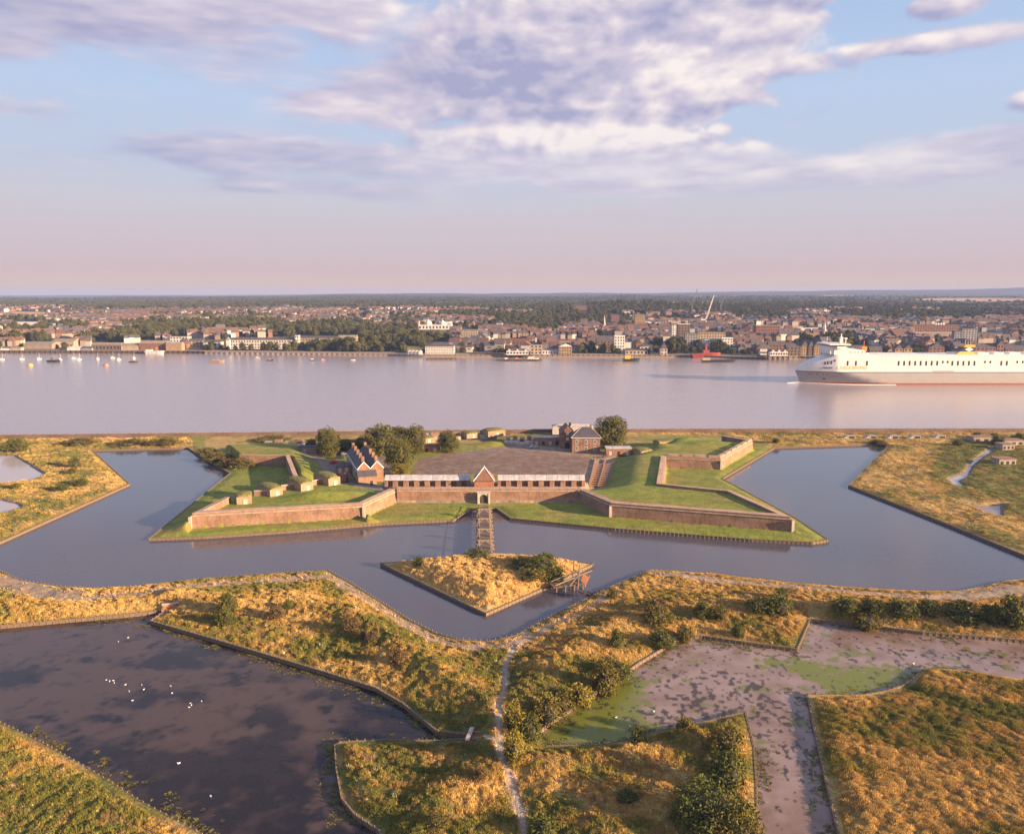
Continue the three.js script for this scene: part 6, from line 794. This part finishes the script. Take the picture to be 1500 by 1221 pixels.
  iw.name = 'house_walls'; ir.name = 'house_roofs'; for (const q of [iw, ir]) { q.castShadow = q.receiveShadow = true; q.userData.kind = 'stuff'; grp.add(q); }
  console.log('houses', all.length);
}
// ---- trees of the far bank
{
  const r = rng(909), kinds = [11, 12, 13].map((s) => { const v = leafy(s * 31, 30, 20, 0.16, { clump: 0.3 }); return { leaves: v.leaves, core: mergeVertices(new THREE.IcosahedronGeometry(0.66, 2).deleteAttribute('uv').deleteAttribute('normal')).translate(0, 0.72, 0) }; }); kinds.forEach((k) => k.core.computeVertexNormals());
  leafMat('leafFar', [0.085, 0.095, 0.03]); leafMat('leafFarDark', [0.055, 0.07, 0.024]); const all = [];
  for (let t = 0; t < 90000 && all.length < 27000; t++) { const u = lerp(-160, 1660, r()), d = shoreD(u) + 16 + 4600 * Math.pow(r(), 1.7), x = (u - CX) / F * d, z = -d, h = farH(x, z), p = pix(x, h, z), w = wooded(p[0], p[1], x, z); if (w < 0.20 && r() > 0.36) continue; if (occupied.some(([a, b, c, e]) => p[0] > a && p[0] < b && p[1] > c - 1 && p[1] < e)) continue; if (fieldsFar.some(([a, b, c, e]) => ((p[0] - a) / c) ** 2 + ((p[1] - b) / e) ** 2 < 1.1)) continue; if (d - shoreD(u) < 30 && r() > 0.1) continue; const s = (3.2 + 3.6 * r()) * (w > 0.4 ? 1.15 : 0.85); all.push([x, h - 0.3, z, s, s * (0.85 + 0.4 * r())]); }
  for (const [px, py, s] of [[356, 513, 6], [368, 513, 5], [386, 513, 6], [395, 513, 6.5], [404, 513, 6], [418, 513, 5.5], [430, 513, 7], [452, 512, 6], [462, 511, 7], [475, 511, 6], [486, 512, 6], [505, 511, 6], [345, 513, 4], [720, 510, 6], [805, 507, 5], [855, 516, 6], [867, 516, 7], [883, 517, 6], [898, 518, 6], [905, 518, 5], [985, 517, 8], [993, 517, 7], [1047, 517, 8], [1055, 517, 8], [1062, 517, 6], [1095, 516, 6], [1215, 518, 8], [1225, 517, 8], [1340, 518, 7], [1390, 518, 6], [850, 517, 6], [1003, 517, 6]]) { const [x, y, z] = onFar(px, py); all.push([x, y, z, s * 0.9, s * 1.1]); }
  all.sort((a, b) => b[3] / -b[2] - a[3] / -a[2]); const near = all.filter((q) => q[2] > -1500).slice(0, 300), set = new Set(near), trunk = new THREE.CylinderGeometry(0.05, 0.08, 0.6, 6).translate(0, 0.2, 0);
  near.forEach((q, i) => { const g = thing('town_tree', q[4] / q[3] > 1.05 ? 'tall leafy town tree standing near the far waterfront' : 'broad leafy town tree standing near the far waterfront', 'tree', [q[0], q[1], q[2]], i * 1.3, 'trees of the far waterfront'), v = kinds[i % 3], mm = i % 4 ? M.leafFar : M.leafFarDark; for (const [n, geo, m] of [['crown', v.leaves, mm], ['branches', v.core, M.twig], ['trunk', trunk, M.bark]]) { const o = put(n, geo, m, g); o.scale.set(q[3], q[4] * 1.1, q[3]); o.position.y = n === 'trunk' ? 0 : q[4] * 0.22; } });
  const rest = all.filter((q) => !set.has(q)), grp = new THREE.Group(); grp.name = 'distant_woods'; tag(grp, 'dark green woods and garden trees spread over the far hillside', 'woods', null, 'stuff'); scene.add(grp); const m = new THREE.Matrix4(), c = new THREE.Color();
  kinds.forEach((v, k) => { const list = rest.filter((_, i) => i % 3 === k), a = new THREE.InstancedMesh(v.leaves, leafMat('leafFarAny' + k, [0.075, 0.085, 0.028]), list.length), b = new THREE.InstancedMesh(v.core, M.twig, list.length); list.forEach((q, i) => { m.makeRotationY(i); m.scale(new THREE.Vector3(q[3], q[4], q[3])); m.setPosition(q[0], q[1], q[2]); a.setMatrixAt(i, m); b.setMatrixAt(i, m); const f = 0.7 + 0.6 * r(); c.setRGB(f, f, f * 0.9); a.setColorAt(i, c); }); a.name = 'wood_crowns'; b.name = 'wood_branches'; for (const q of [a, b]) { q.castShadow = q.receiveShadow = true; q.userData.kind = 'stuff'; grp.add(q); } });
  console.log('trees', all.length);
}
renderer.render(scene, camera);
